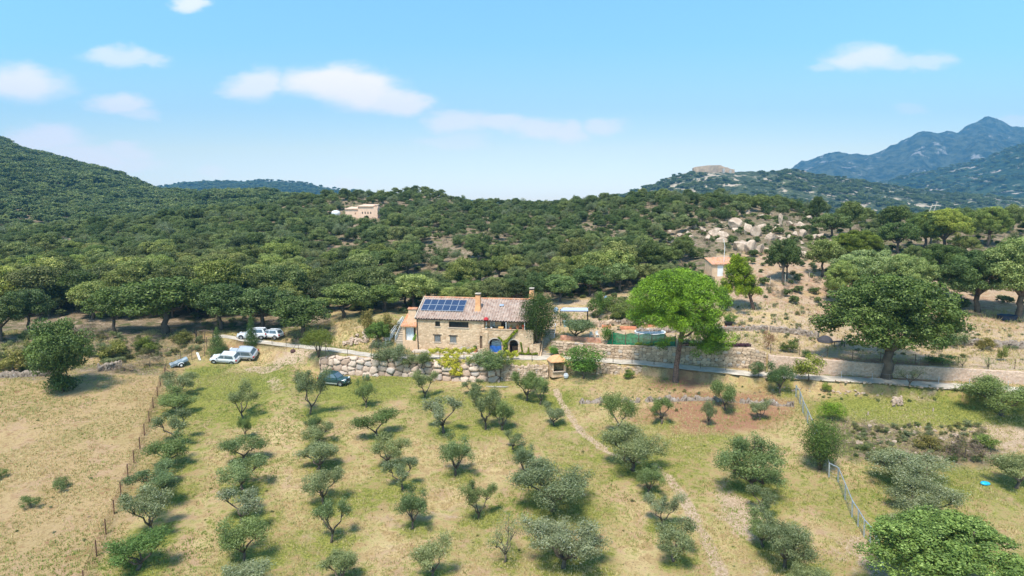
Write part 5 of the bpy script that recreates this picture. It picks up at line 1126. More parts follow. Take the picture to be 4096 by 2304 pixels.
lw = MB(); lw.slab([(19.55,-1.6,-1.6),(19.55,5.2,-1.0),(19.55,5.2,3.2),(19.55,2.2,1.9),(19.55,-1.6,-.6)], .2); tag(lw.build('stair_wall', M['masonry'], None, .03), 'low sloping wall along the left side of the long stone steps', 'wall'); bpy.data.objects['stair_wall'].matrix_world = HM
plant(COLUMN, 'evergreen_tree', 536, 339, 289, 36, 'dense egg-shaped evergreen at the right end of the farmhouse', 'tree', None, (.62,.74,.34), at=hp(19.0,1.0,1.4))
# ---- paving
pv = MB(); pv.box(-.4,10.7,-1.7,-.004,-1.4,-.02); pv.box(10.704,19.3,-2.5,-.87,-1.8,-.12); o = pv.build('patio', M['concrete'], None, .03); tag(o, kind='structure'); o.matrix_world = HM
sp_ = MB()
for i in range(4): sp_.box(10.9-.2*i,14.2,-2.504-.35*(i+1),-2.504-.35*i,-1.9,-.32-.22*i)
o = sp_.build('patio_steps', M['step'], None, .03); tag(o, 'pale stone steps running down from the left arch to the track', 'steps'); o.matrix_world = HM
# ---- things standing at the house
def local(o): o.matrix_world = HM; return o
b = MB(); b.box(7.1,9.1,-.75,-.2,.25,.40); b.box(7.25,7.5,-.7,-.25,-.02,.246); b.box(8.7,8.95,-.7,-.25,-.02,.246); local(tag(b.build('stone_bench', M['concrete'], None, .03), 'pale stone bench against the front wall of the farmhouse', 'bench'))
wd = MB(); r = random.Random(8)
for i in range(46): x = 7.1+1.9*r.random(); z = .44+.32*r.random()*(1-abs(x-8.0)); wd.tube([(x,-.6,z),(x+.5*r.uniform(-1,1),-.25,z+.05)], .05, 5)
local(tag(wd.build('woodpile', M['dead'], None), 'small pile of split branches on the stone bench', 'woodpile'))
def pot(x, y, z, rr, h, label, plant_=None, tint=(1,1,1), mat='terra', ph=.7, pw=.8):
    root = empty('plant_pot', tuple(hp(x,y,z)), 0, label, 'plant pot'); m = MB(); m.lathe([(rr*.68,0),(rr,h*.86),(rr*1.12,h*.86),(rr*1.12,h),(rr*.9,h),(rr*.85,h*.9)], 16); m.build('pot', M[mat], root, smooth=False)
    if plant_: c = mobj('plant', plant_.cr, None, root); c.location = (0,0,h*.85); c.scale = (pw,pw,ph); c.color = (*tint,1)
    return root
pot(9.5,-.55,-.02,.30,.5,'orange pot with a green plant beside the stone bench',SHR[0],(.8,1.2,.6))
pot(14.9,.1,3.6,.2,.25,'small orange pot on the balcony edge behind the climber',SHR[1],(1,1,.7),ph=.4,pw=.5); pot(16.9,.0,3.7,.18,.3,'red flowering pot at the right end of the balcony',SHR[2],(3.5,.5,.5),ph=.45,pw=.5); pot(16.0,.1,3.7,.16,.25,'pinkish flowering pot on the balcony left of the red one',SHR[2],(2.6,.9,.7),ph=.35,pw=.7)
pot(12.0,-.25,3.7,.14,.2,'white pot on the balcony by the striped door',None,mat='white'); pot(11.2,-.3,3.7,.14,.2,'black and white pot at the left end of the balcony',SHR[2],(.9,.9,.9),mat='white',ph=.3,pw=.5)
cs = MB(); cs.box(13.05,13.85,-.25,.2,3.71,3.98); local(tag(cs.build('storage_box', plain('ochre', (.72,.40,.14), .7), None, .06), 'ochre yellow box on the balcony in front of the dark door', 'box'))
us = empty('parasol', tuple(hp(11.15,-.15,3.6)), 0, 'closed red parasol on a white pole at the left end of the balcony', 'parasol'); m = MB(); m.tube([(0,0,0),(.05,0,1.75)], .04, 6); m.build('pole', M['white'], us); m = MB(); m.lathe([(.02,1.85),(.30,1.72),(.42,1.45),(.36,1.38),(.10,1.42)], 10); m.build('canopy', M['red'], us)
m = MB(); nx_ = 14
for i in range(nx_):
    for j in range(5):
        a = lambda i, j: (11.73+1.88*i/nx_, -.22-.04*math.sin(i*1.1+j), .03+.98*j/5+(.06*math.sin(i*.6) if j == 5 else 0)); m.quad(a(i,j), a(i+1,j), a(i+1,j+1), a(i,j+1))
local(tag(m.build('blue_tarp', M['bluetarp'], None, smooth=True), 'bright blue tarp stretched across the lower half of the left arch', 'tarp'))
m = MB(); m.box(11.8,13.5,.5,1.6,.02,1.45); m.box(11.9,13.3,.6,1.5,1.454,1.7); local(tag(m.build('covered_load', M['cloth'], None, .08), 'grey covered load behind the blue tarp in the left arch', 'covered load'))
m = MB(); m.box(15.1,16.0,.6,1.3,.02,.9); m.box(15.0,16.1,.5,1.4,.904,.96); local(tag(m.build('wooden_cabinet', M['wood'], None, .02), 'dark wooden cabinet just inside the right arch', 'cabinet'))
def leafthing(name, label, cat, cl, n, size, asp, mat, seed, world=True, tint=(1,1,1), stems=None, group=None, **k):
    V, Fc, c, l = leaves(cl, n, size, asp, seed, **k); o = mobj(name, npmesh(name, V, Fc, {'clump': ('FLOAT','POINT',c), 'leaf': ('FLOAT','POINT',l)}), M[mat]); o.color = (*tint, 1)
    if not world: o.matrix_world = HM
    if stems:
        m = MB()
        for s in stems: m.tube(s, .04, 5)
        m.build('stem', M['bark'], o)
    return tag(o, label, cat, group)
leafthing('climber', 'green climber forking up the wall between the two arches', 'climber', [(14.25+.12*math.sin(i*1.3),-.72,.15+.16*i,.24+.015*i) for i in range(12)]+[(14.4+.16*i,-.68,1.9+.17*i,.26) for i in range(11)]+[(14.0-.13*i,-.7,1.7+.13*i,.16) for i in range(7)], 5200, .075, .55, 'oak', 61, False, (2.0,1.9,.5), [[(14.25,-.7,-.1),(14.3,-.7,1.9),(15.6,-.68,3.6)]], hollow=.1)
leafthing('climber', 'yellow green climber creeping along the foot of the wall right of the arches', 'climber', [(16.4+.18*i,-.80,.12+.08*math.sin(i),.20) for i in range(16)]+[(16.9-.03*i,-.72,.2+.17*i,.15) for i in range(10)]+[(17.8,-.75,.3+.14*i,.2-.02*i) for i in range(6)], 3600, .07, .5, 'shrub', 62, False, (1.25,1.5,.4), None, hollow=.1)
leafthing('leafy_bush', 'brownish green bush on the paving between the two arches', 'bush', [(13.7+.25*i,-1.7,.1+.05*(i%3),.42) for i in range(8)], 3000, .07, .5, 'shrub', 63, False, (.85,.85,.5), None, hollow=.3)
leafthing('leafy_bush', 'small olive green bush on the paving below the yellow green climber', 'bush', [(17.2+.16*i,-2.75,-.75+.1*(i%3),.32) for i in range(5)], 1800, .07, .5, 'shrub', 64, False, (.8,.9,.45), None, hollow=.3)
leafthing('house_plant', 'green plant standing before the white curtain in the annex porch', 'plant', [(-.65+.12*i,.45,1.45+.16*(i%5)+.05*i,.24) for i in range(7)], 1800, .07, .5, 'oak', 65, False, (1.3,1.7,.8), None, hollow=.1)
q = [P(u, v, 98.9+(u-440)*.0) for (u, v) in ()]
vl = []
for u in np.linspace(430, 474, 30): p = P(u, 351.5+1.2*math.sin(u*.7), 99.0); vl.append((p[0], p[1], p[2]+.15, .34+.18*math.sin(u*1.3)**2))
for i in range(80): a = random.Random(i); v = 354+21*a.random()**1.2; u = 450+(v-354)*.25+a.gauss(0,8.5-(v-354)*.28); p = P(u, v, 97.7-(v-356)*.045); vl.append((p[0], p[1], p[2], .34))
p0 = g(452, 377); leafthing('grapevine', 'yellow autumn grapevine trained over the track fence and hanging down the boulders', 'vine', vl, 9500, .085, .6, 'vine', 66, True, (1,1,1), [[(p0.x,98.2,p0.z),(p0.x+.2,98.5,p0.z+2.2),(p0.x,98.9,p0.z+3.9)],[(p0.x,98.9,p0.z+3.6),(p0.x-2.5,99,p0.z+4.1)]], hollow=0)
vl = []
for u in np.linspace(497, 517, 14): p = P(u, 355+2.6*math.sin(u*.9), 99.0); vl.append((p[0], p[1], p[2]+.1, .36))
leafthing('grapevine', 'paler, thinner grapevine on the track fence in front of the arches', 'vine', vl, 2600, .085, .6, 'vine', 67, True, (.85,.95,1.2), None, hollow=0)
# purple bed along the top of the terrace wall
vl = []; ts = np.linspace(tofu(683), tofu(748), 46); d_, z_ = ev(U1, ts)
for t, d, z in zip(ts, d_, z_): vl.append((t*(d+1.0), d+1.0, z+.28, .34))
leafthing('flower_bed', 'dark purple leaved bed along the top of the terrace wall right of the pine', 'flower bed', vl, 7000, .08, .5, 'dry', 68, True, (.30,.16,.34), None, hollow=.2)
vl = []; ts = np.linspace(tofu(636), tofu(668), 16); d_, z_ = ev(U1, ts)
for i, (t, d, z) in enumerate(zip(ts, d_, z_)):
    if i % 5 != 3: vl.append((t*(d+.1), d+.1, z+.30+.12*math.sin(i), .32))
leafthing('weeds', 'yellow green weeds at the foot of the green net fence', 'weeds', vl, 2400, .07, .4, 'shrub', 69, True, (1,1.3,.4), None, hollow=.1)
# ================================================================== OTHER BUILDINGS
p = g(723.5, 276); k = pxm(p); sh = empty('shed', (p.x, p.y, p.z-.2), R(8), 'small rendered hut with a tiled lean-to roof and two pale doors', 'hut')
w = 24.5/k; hh = 16/k
m = MB(); wallh(m, -w/2, w/2, -.5, hh*.80, 0, .2, [(-w*.27,-w*.02,.1,hh*.74),(w*.13,w*.40,.1,hh*.74)]); m.quad((-w/2,0,-.5),(-w/2,3.4,-.5),(-w/2,3.4,hh),(-w/2,0,hh*.80)); m.quad((w/2,0,-.5),(w/2,0,hh*.80),(w/2,3.4,hh),(w/2,3.4,-.5)); m.quad((w/2,3.4,-.5),(-w/2,3.4,-.5),(-w/2,3.4,hh),(w/2,3.4,hh)); m.build('wall', M['stucco'], sh)
V, Fc = tiles(-w/2-.15, w/2+.2, [(-.3,hh*.80+.02),(3.6,hh+.45)], .38, .09, 9); rf = mobj('roof', npmesh('roof', V, Fc), M['tile_o'], sh)
m = MB(); m.slab([(-w/2-.13,-.28,hh*.80-.1),(w/2+.18,-.28,hh*.80-.1),(w/2+.18,3.58,hh+.33),(-w/2-.13,3.58,hh+.33)], .08); m.build('soffit', M['stucco'], rf)
for a, b_x in ((-w*.27,-w*.02),(w*.13,w*.40)):
    m = MB(); m.box(a+.01,b_x-.01,.06,.12,.1,hh*.735); d = m.build('door', M['white'], sh); m = MB(); m.box(b_x-.2,b_x-.14,.02,.056,1.0,1.15); m.build('handle', M['steel'], d)
p = P(724, 254, 134); m = MB(); m.tube([(p[0],134,p[2]-3),(p[0]+.1,134,p[2]+1.5),(p[0]-.2,134,P(723,239,134)[2])], .05, 6); tag(m.build('mast', M['white'], None), 'thin white mast rising behind the small hut', 'mast')
# house on the wooded hill
p = g(362, 218); k = pxm(p); hh_ = empty('hilltop_house', (p.x, p.y, p.z+.5), R(-4), 'long sand coloured house with stepped roofs on the wooded hill', 'house')
M['sand'] = plain('sand_render', (.78,.53,.38), .9, var=.08, sc=1); L = lambda q: q/k*.88
m = MB(); wallh(m, L(-19), L(-3.5), -5, L(8.2), 0, .4, [(L(-8),L(-7),L(2),L(4.5))]); m.box(L(-19),L(-3.5),.402,9,-5,L(8.1)); wallh(m, L(-3.5), L(19), -5, L(11.2), -1.2, -.8, [(L(1+3.2*i),L(2.2+3.2*i),L(3),L(5.5)) for i in range(4)]); m.box(L(-3.5),L(14.5),-.798,8,-5,L(11.1)); m.box(L(14.6),L(19),-.797,6,-5,L(10.0)); m.box(L(12.5),L(14.3),1,2.2,L(11.2),L(13.4)); m.box(L(17.6),L(18.8),0,1,L(10.1),L(12)); m.build('wall', M['sand'], hh_)
m = MB(); m.slab([(L(-19.5),-.4,L(8.2)),(L(-3.6),-.4,L(8.2)),(L(-3.6),9.2,L(10.2)),(L(-19.5),9.2,L(10.2))], .3); m.slab([(L(-4),-1.6,L(11.2)),(L(14.4),-1.6,L(11.2)),(L(14.4),8.2,L(13.0)),(L(-4),8.2,L(13.0))], .3); m.build('roof', M['sand'], hh_)
for i in range(4): m = MB(); m.box(L(1+3.2*i),L(2.2+3.2*i),-1.05,-1.0,L(3),L(5.5)); m.build('window', M['glass'], hh_)
p = g(336, 217.5); m = MB(); m.lathe([(1.8,-.8),(1.8,.3),(1.5,.9),(.8,1.2),(.05,1.3)], 14, (p.x,p.y,p.z+1.5)); tag(m.build('white_tank', M['white'], None, smooth=True), 'low white domed tank left of the sand coloured house', 'tank')
p = P(3, 168, 740); m = MB(); m.box(p[0]-9,p[0]+7,738,744,p[2]-4,p[2]+2.2); tag(m.build('water_tank', M['white'], None, .3), 'flat white tank high on the left mountain', 'tank')
# ruined fort
fp = P(714, 172, 1490); kf = pxm(fp); fo = empty('fort', (fp[0], 1490, fp[2]-4), 0, 'ruined sand brown fortress with a jagged wall on the hill crest', 'fort'); Lf = lambda q: q/kf
prof = [(-20,0,4.6),(-18,0,5.6),(-12,0,6.3),(-6,0,7.0),(-2,0,7.0),(3,0,7.3),(7,0,7.4),(9.5,0,6.2),(12,0,5.2),(14,0,5.0),(15,0,4.1),(18,0,3.2),(20,0,2.8)]
m = MB()
for (x0,_,h0),(x1,_,h1) in zip(prof[:-1], prof[1:]):
    y0, y1 = 5*math.sin(x0*.2), 5*math.sin(x1*.2); a, b = Lf(x0), Lf(x1); zz0, zz1 = 3+Lf(h0), 3+Lf(h1)
    m.add([(a,y0,-8),(b,y1,-8),(b,y1,zz1),(a,y0,zz0),(a,y0+12,-8),(b,y1+12,-8),(b,y1+12,zz1),(a,y0+12,zz0)], [(0,1,2,3),(5,4,7,6),(3,2,6,7)])
m.quad((Lf(-20),5*math.sin(-4),-8),(Lf(-20),5*math.sin(-4),3+Lf(4.6)),(Lf(-20),12+5*math.sin(-4),3+Lf(4.6)),(Lf(-20),12+5*math.sin(-4),-8)); m.quad((Lf(20),5*math.sin(4),-8),(Lf(20),12+5*math.sin(4),-8),(Lf(20),12+5*math.sin(4),3+Lf(2.8)),(Lf(20),5*math.sin(4),3+Lf(2.8)))
m.build('rampart', plain('fort_stone', (.50,.35,.23), .95, var=.25, sc=.15), fo)
m = MB(); m.box(Lf(8.2),Lf(10.3),-3.5,4,-6,3+Lf(4.0)); m.box(Lf(15.2),Lf(17.4),-2,5,-6,3+Lf(2.7)); m.build('tower', plain('fort_tower', (.5,.44,.38), .95, var=.2, sc=.2), fo)
# ================================================================== TERRACE FURNITURE
ts = np.linspace(tofu(612), tofu(675), 30); d_, z_ = ev(U1, ts); nf = empty('net_fence', (ts[0]*(d_[0]+.5), d_[0]+.5, z_[0]), 0, 'bright green shade net fence standing on the terrace wall', 'fence'); o0 = nf.location
def netmat():
    m, t, out = newmat('green_net'); b = NB(t); n = b.noise(3, 4, .6, b.obj()); c = b.mix(b.ramp(n,.35,.65), (.005,.13,.06), (.015,.30,.13)); df = b.bsdf(c, .6); tr = b.n('ShaderNodeBsdfTranslucent'); b.put(tr.inputs[0], c); tp = b.n('ShaderNodeBsdfTransparent')
    m1 = b.n('ShaderNodeMixShader'); m1.inputs[0].default_value = .3; t.links.new(df, m1.inputs[1]); t.links.new(tr.outputs[0], m1.inputs[2]); m2 = b.n('ShaderNodeMixShader'); m2.inputs[0].default_value = .14; t.links.new(m1.outputs[0], m2.inputs[1]); t.links.new(tp.outputs[0], m2.inputs[2]); t.links.new(m2.outputs[0], out.inputs[0]); return m
V = []; Fc = []; hN = [1.75+.12*math.sin(i*.9)+(-.25 if i > 24 else 0) for i in range(30)]; hN[0] = 1.9
for i, (t, d, z) in enumerate(zip(ts, d_, z_)):
    for j in range(5): dd = d+.5+.06*math.sin(i*2.1+j); xx = t*dd-(.9*(1-j/4) if i == 0 else 0); V.append((xx-o0.x, dd-o0.y, z+.02+hN[i]*j/4-o0.z))
for i in range(29):
    for j in range(4): k_ = i*5+j; Fc.append((k_, k_+5, k_+6, k_+1))
mobj('net', npmesh('net', V, Fc, None, True), netmat(), nf)
for i in (0, 6, 12, 18, 24, 29): m = MB(); t, d, z = ts[i], d_[i]+.42, z_[i]; m.tube([(t*d-o0.x,d-o0.y,z-.3-o0.z),(t*d-o0.x,d-o0.y,z+1.95-o0.z)], .05, 6); m.build('post', M['wood'], nf)
pc = P(650, 334, 105.3); pl = empty('pool', (pc[0], 105.3, pc[2]-.75), 0, 'round above-ground pool with blue water behind the green net', 'pool')
m = MB(); m.lathe([(2.35,-.9),(2.35,1.08),(2.42,1.1),(2.42,1.16),(2.22,1.16),(2.22,.9)], 36, cap=False); m.build('rim', M['white'], pl, smooth=False)
wm_, t, out = newmat('pool_water'); b = NB(t); t.links.new(b.bsdf((.06,.16,.25), .10, 0, .6, b.bump(b.noise(6,3,.5,b.obj()), .25, .03)), out.inputs[0]); m = MB(); m.lathe([(.01,.985),(2.215,.985)], 36, cap=False); m.build('water', wm_, pl)
# awning
a0 = P(560, 325.5, 110.5); aw = empty('awning', (a0[0], 110.5, a0[2]), R(-2), 'white and blue fabric awning on slim dark posts above the terrace', 'awning'); ka = pxm(a0); wA = 28/ka; hA = 15.0/ka
m = MB(); seg = 8; 
for i in range(seg): y0, y1 = 1.7*i/seg, 1.7*(i+1)/seg; z0, z1_ = hA+.22*i/seg+.06*math.sin(i*1.6), hA+.22*(i+1)/seg+.06*math.sin((i+1)*1.6); m.slab([(0+.25*i/seg*2,y0,z0),(wA,y0,z0),(wA,y1,z1_),(.25*(i+1)/seg*2,y1,z1_)], .02)
m.build('canopy', plain('awning_cloth', (.40,.47,.58), .8, var=.1), aw); m = MB()
for yb in (.02,.9): m.box(0,wA,yb-.05,yb,hA-.14+yb*.16,hA-.02+yb*.16)
m.build('beam', plain('awning_blue', (.12,.18,.32), .6), aw)
for (x, y, h) in ((.05,0,hA),(wA-.05,0,hA),(.4,1.65,hA+.2),(wA-.05,1.65,hA+.2)): m = MB(); m.tube([(x,y,-.5),(x,y,h)], .06, 6); m.build('post', M['dark'], aw)
def simple(name, label, cat, mat, at, fn, rz=0, bevel=0, smooth=False, group=None):
    m = MB(); fn(m); o = m.build(name, M[mat] if isinstance(mat, str) else mat, None, bevel, smooth); o.location = at; o.rotation_euler.z = rz; return tag(o, label, cat, group)
p = g(568, 326); simple('hot_tub', 'pale turquoise square tub beside the awning post', 'tub', plain('tub', (.30,.45,.45), .4), (p.x,p.y,p.z-.1), lambda m: (m.box(-.75,.75,-.6,.6,0,.85), m.box(-.8,.8,-.65,.65,.853,.93)), .1, .05)
def steps_at(pts, label, w):
    root = empty('garden_steps', g(*pts[0]), 0, label, 'steps'); o = root.location.copy()
    for i, (u, v) in enumerate(pts): p = g(u, v); m = MB(); m.box(p.x-o.x-w/2, p.x-o.x+w/2, p.y-o.y-.3, p.y-o.y+.35, p.z-o.z-.3, p.z-o.z+.16); m.build('slab', M['concrete'], root, .04)
steps_at([(550,333),(551,330.5),(552.5,327.5),(553.5,324.5),(554.5,321.5),(555.5,318.5),(556.5,315.5)], 'pale slab steps climbing from the evergreen towards the awning', 1.7)
def bed(u0, u1, v, h, dpt, label, mat='terra'):
    a, b = g(u0, v), g(u1, v); c = (a+b)/2; L_ = (b-a).length; simple('planter', label, 'planter', mat, (c.x,c.y,min(a.z,b.z)-.2), lambda m: (m.box(-L_/2,L_/2,-dpt/2,-dpt/2+.14,0,h+.2), m.box(-L_/2,L_/2,dpt/2-.14,dpt/2,0,h+.2), m.box(-L_/2,-L_/2+.14,-dpt/2+.143,dpt/2-.143,0,h+.2), m.box(L_/2-.14,L_/2,-dpt/2+.143,dpt/2-.143,0,h+.2), m.box(-L_/2+.143,L_/2-.143,-dpt/2+.143,dpt/2-.143,0,h+.08)), math.atan2(b.y-a.y, b.x-a.x), .02)
def brickbank(u0, u1, v, h, label):
    ts = np.linspace(tofu(u0), tofu(u1), 12); d, z = ev(U1, ts); fr = [(t*(q+.9), q+.9) for t, q in zip(ts, d)]; wallmesh('brick_wall', fr, [q-.1 for q in z], [q+h for q in z], .3, .3, .06, cellstone('red_brick', (.46,.20,.12), (.66,.34,.22), (.34,.20,.14)), label, 31, .1, .05, .02)
brickbank(560, 601, 340, .80, 'low red brick wall on the terrace left of the green net')
bed(725, 757, 328.5, .3, 1.2, 'long low terracotta planter on the terrace right of the pine'); bed(602, 611, 326.5, .3, 1.6, 'short terracotta planter behind the dark bush'); bed(620, 636, 328.5, .25, 1.2, 'terracotta edged bed behind the pool'); bed(644, 655, 326, .25, 1.0, 'terracotta edged bed at the left of the pine foliage')
p = g(728.5, 326.5); simple('black_tub', 'black round tub holding the small palm-like plant', 'tub', 'black', (p.x,p.y,p.z), lambda m: m.lathe([(.5,0),(.65,.6),(.7,.62),(.62,.55)], 18))
p = g(1007, 319.5); simple('water_trough', 'blue black round trough under the great oaks', 'trough', plain('trough', (.02,.035,.07), .5), (p.x,p.y,p.z-.05), lambda m: m.lathe([(1.3,0),(1.38,.75),(1.46,.78),(1.30,.76),(1.2,.3)], 24))
p = g(838, 346.5); simple('garden_table', 'dark wooden table left of the cork oak', 'table', 'dark', (p.x,p.y,p.z), lambda m: (m.box(-.9,.9,-.4,.4,.72,.78), *[m.box(x-.04,x+.04,y-.04,y+.04,0,.717) for x in (-.8,.8) for y in (-.33,.33)]), .1)
p = g(825, 341); simple('covered_heap', 'dark sheet draped over a heap beside the dark wooden table', 'heap', plain('sheet', (.06,.055,.06), .8), (p.x,p.y,p.z-.1), lambda m: m.lathe([(1.25,0),(1.1,.35),(.7,.75),(.2,.95),(.02,.97)], 9))
def chair(u, v, rz, label):
    p = g(u, v); root = empty('garden_chair', p, rz, label, 'chair', 'white garden chairs behind the brick wall'); m = MB(); m.box(-.24,.24,-.24,.24,.42,.46); m.build('seat', M['white'], root); m = MB(); m.box(-.24,.24,.20,.24,.463,.95); m.build('backrest', M['white'], root)
    for x in (-.2,.2):
        for y in (-.2,.2): m = MB(); m.box(x-.02,x+.02,y-.02,y+.02,-.1,.417); m.build('leg', M['white'], root)
chair(591.5, 337.5, 2.6, 'white garden chair behind the brick wall, left of two'); chair(597.5, 337.2, .6, 'white garden chair behind the brick wall, right of two')
p = g(541, 322); simple('blue_drum', 'pale blue drum half hidden above the evergreen', 'drum', plain('bluegrey', (.30,.40,.52), .5), (P(556,306,117)[0],117,z1(P(556,306,117)[0],117)+.3), lambda m: m.lathe([(.3,0),(.45,.3),(.4,.7),(.1,.9)], 12))
p = g(606, 299.5); simple('blue_sack', 'blue grey sack on the grassy edge behind the feathery shrub', 'sack', plain('bluegrey2', (.16,.26,.38), .6), (p.x,p.y,p.z), lambda m: m.lathe([(.35,0),(.42,.25),(.3,.55),(.12,.7)], 10))
p = g(985, 484.5)
bl = MB(); bl.lathe([(.05,.0),(.62,.02),(.70,.20),(.55,.40),(.25,.46),(.04,.47)], 9); o = bl.build('blue_bag', plain('cyan_bag', (.02,.42,.66), .4, var=.25), None, smooth=True); o.location = p; o.scale = (.85,.5,.6); o.rotation_euler = (.1,.1,.3); tag(o, 'crumpled turquoise blue bag lying in the dry grass', 'bag')
for (u, v, lab) in [(868,415,'small white marker stone in the green grass beyond the steel fence'),(933,411,'lone white stone right of the small stone heap')]:
    rock(g(u,v), .45, .35, .6, 1, lab, None, 'stone', 1, 0, 'stone').color = (2,2,2,1)
p = g(497, 387); simple('plank', 'pale grey board lying on the grass in front of the boulder wall', 'plank', 'dead', (p.x,p.y,p.z+.05), lambda m: (m.box(-1.6,1.6,-.06,.08,0,.06), m.box(-1.2,1.3,-.30,-.16,0,.05)), -.08)
# brick oven
p = g(557, 375.5); bo = empty('brick_oven', (p.x, p.y-.1, p.z-.1), R(14), 'brick barbecue oven with a domed terracotta roof and dark opening', 'oven'); s = 1.0
m = MB(); wallh(m, -1.1, 1.1, 0, 2.25, -.9, -.65, [(-.80,.80,.85,2.15)]); m.box(-1.1,-.85,-.648,.9,0,2.25); m.box(.85,1.1,-.648,.9,0,2.25); m.box(-.848,.848,.65,.9,0,2.25); m.box(-.848,.848,-.648,.648,0,.84); m.build('body', M['masonry'], bo); m = MB(); m.box(-.84,.84,-.6,.64,.85,.90); m.box(-.84,.84,.5,.64,.905,2.2); m.build('hearth', M['dark'], bo)
pr = [(1.28,2.25),(1.25,2.36),(1.02,2.62),(.68,2.92),(.34,3.10),(.02,3.16)]; m = MB(); vs = []; fs = []
for (q, z) in pr: vs += [(-q*1.0,-q*.85,z),(q*1.0,-q*.85,z),(q*1.0,q*.85,z),(-q*1.0,q*.85,z)]
for i in range(len(pr)-1):
    for j in range(4): fs.append((i*4+j, i*4+(j+1)%4, (i+1)*4+(j+1)%4, (i+1)*4+j))
m.add(vs, fs+[(3,2,1,0)]); m.build('roof', M['orange'], bo); m = MB(); m.box(-.95,.95,-1.1,-.904,.80,.90); m.build('shelf', M['concrete'], bo)
p = g(570, 377.5); simple('white_sack', 'pale blue white sack on the ground right of the brick oven', 'sack', 'cloth', (p.x-.6,p.y-.3,p.z), lambda m: m.lathe([(.3,0),(.4,.3),(.28,.6),(.1,.7)], 9))
# ================================================================== FENCES
def fence(label, posts, h, rad, matp, mesh=None, matm=None, rail=0, name='wire_fence', lean=0, brace=(), subs=1, heights=None):
    root = empty(name, posts[0], 0, label, 'fence'); o = root.location.copy(); tops = []
    for i, p in enumerate(posts):
        hh = heights[i] if heights else h; tp = Vector(p)+Vector((lean*hh, 0, hh)); tops.append(tp); m = MB(); m.tube([Vector(p)-o-Vector((0,0,.3)), tp-o], rad, 6); m.build('post', M[matp], root)
        if i in brace: m = MB(); m.tube([tp-o-Vector((0,0,.2)), Vector(p)-o+Vector((brace[i] if isinstance(brace, dict) else .9,-.1,-.1))], rad*.8, 6); m.build('brace', M[matp], root)
    if mesh:
        m = MB()
        for (a, ta), (b, tb) in zip(zip(posts[:-1], tops[:-1]), zip(posts[1:], tops[1:])):
            a, b = Vector(a)-o, Vector(b)-o; ta, tb = ta-o, tb-o; L_ = (b-a).length
            for f in np.linspace(.04, .97, mesh[0]): m.tube([a.lerp(ta, f), a.lerp(b,.5).lerp(ta.lerp(tb,.5), f)-Vector((0,0,.02)), b.lerp(tb, f)], mesh[2], 3, False)
            for k in range(1, int(L_/mesh[1])): f = k/int(L_/mesh[1]); m.tube([a.lerp(b, f), ta.lerp(tb, f)], mesh[2]*.8, 3, False)
        m.build('wire', M[matm or matp], root)
    if rail:
        m = MB()
        for ta, tb in zip(tops[:-1], tops[1:]): m.tube([ta-o, tb-o], rail, 6)
        m.build('rail', M[matp], root)
    return root
LF = [(84,588),(96.7,557),(106,535),(114.3,515),(121,496.5),(128,477.5),(134,463),(140,449.5),(144.5,435.5),(149.3,423),(153.3,408),(157.6,397),(160.5,386),(165,377)]
fence('rusty wire mesh fence with dark posts dividing the dry field from the grove', [g(*q) for q in LF], 1.45, .055, 'rust', (6,.5,.010), 'rust', brace={13:2.2})
fence('wire fence on thin posts climbing from the trailer to the gate', [g(*q) for q in [(166,376),(181,363),(192,360.5),(204.5,356),(207,349)]], 1.9, .05, 'wood', (6,.5,.010), 'rust')
RF = [(273,345.5),(287,347.5),(299,350.5),(326,356.0),(348,358),(372,359.5),(395,360.5),(415,361.5),(440,362.5),(464,363.5),(486,364),(507,364),(532,364)]
def onW(u): t = tofu(u); d, z = ev(W1, np.array([t])); return Vector((t*(d[0]+.5), d[0]+.5, z[0]+.03))
fence('wire fence on brown posts along the near edge of the track before the farmhouse', [onW(u) for u, _ in RF], 1.35, .045, 'wood', (4,1.2,.008), 'wood', brace={2:-.9,3:.9}, heights=[1.5,1.5,1.9,2.0]+[1.45]*8+[2.0])
fence('wire fence on thin brown posts along the track from the oleander to the wall corner', [onW(u) for u in (598,613,632,654,677,700.5,726,749,766)], 1.3, .045, 'wood', (4,1.2,.008), 'wood')
fence('sparse fence of thin grey posts beside the track on the right', [onW(u) for u in (806,842,873,908,940,971,1010)], 1.3, .035, 'steel', (3,1.5,.006), 'steel')
def onU(u, off=.9): t = tofu(u); d, z = ev(U1, np.array([t])); return Vector((t*(d[0]+off), d[0]+off, z[0]))
fence('dark post and wire fence on top of the pink wall', [onU(u) for u in (770,799,827,852,880,915,958,988,1015)], 1.35, .05, 'wood', (3,1.5,.007), 'wood', brace={2:-1.2})
fence('pale posts in a line at the top of the bare slope', [g(u, v) for u, v in ((770,287),(785,284.5),(809,282),(830,279))], 1.9, .06, 'concrete', None)
SF = [(796,397),(800,404),(803,413),(807.5,423),(815,440),(822,458),(829,478),(838,482.5),(845,500),(852,517.5),(858,527),(864,537),(870,544),(875,551),(883,572)]
fence('galvanised steel mesh fence running down the right side of the grove', [g(*q) for q in SF], 1.55, .075, 'steel', (5,.6,.008), 'steel', rail=.045, name='steel_fence', lean=-.03)
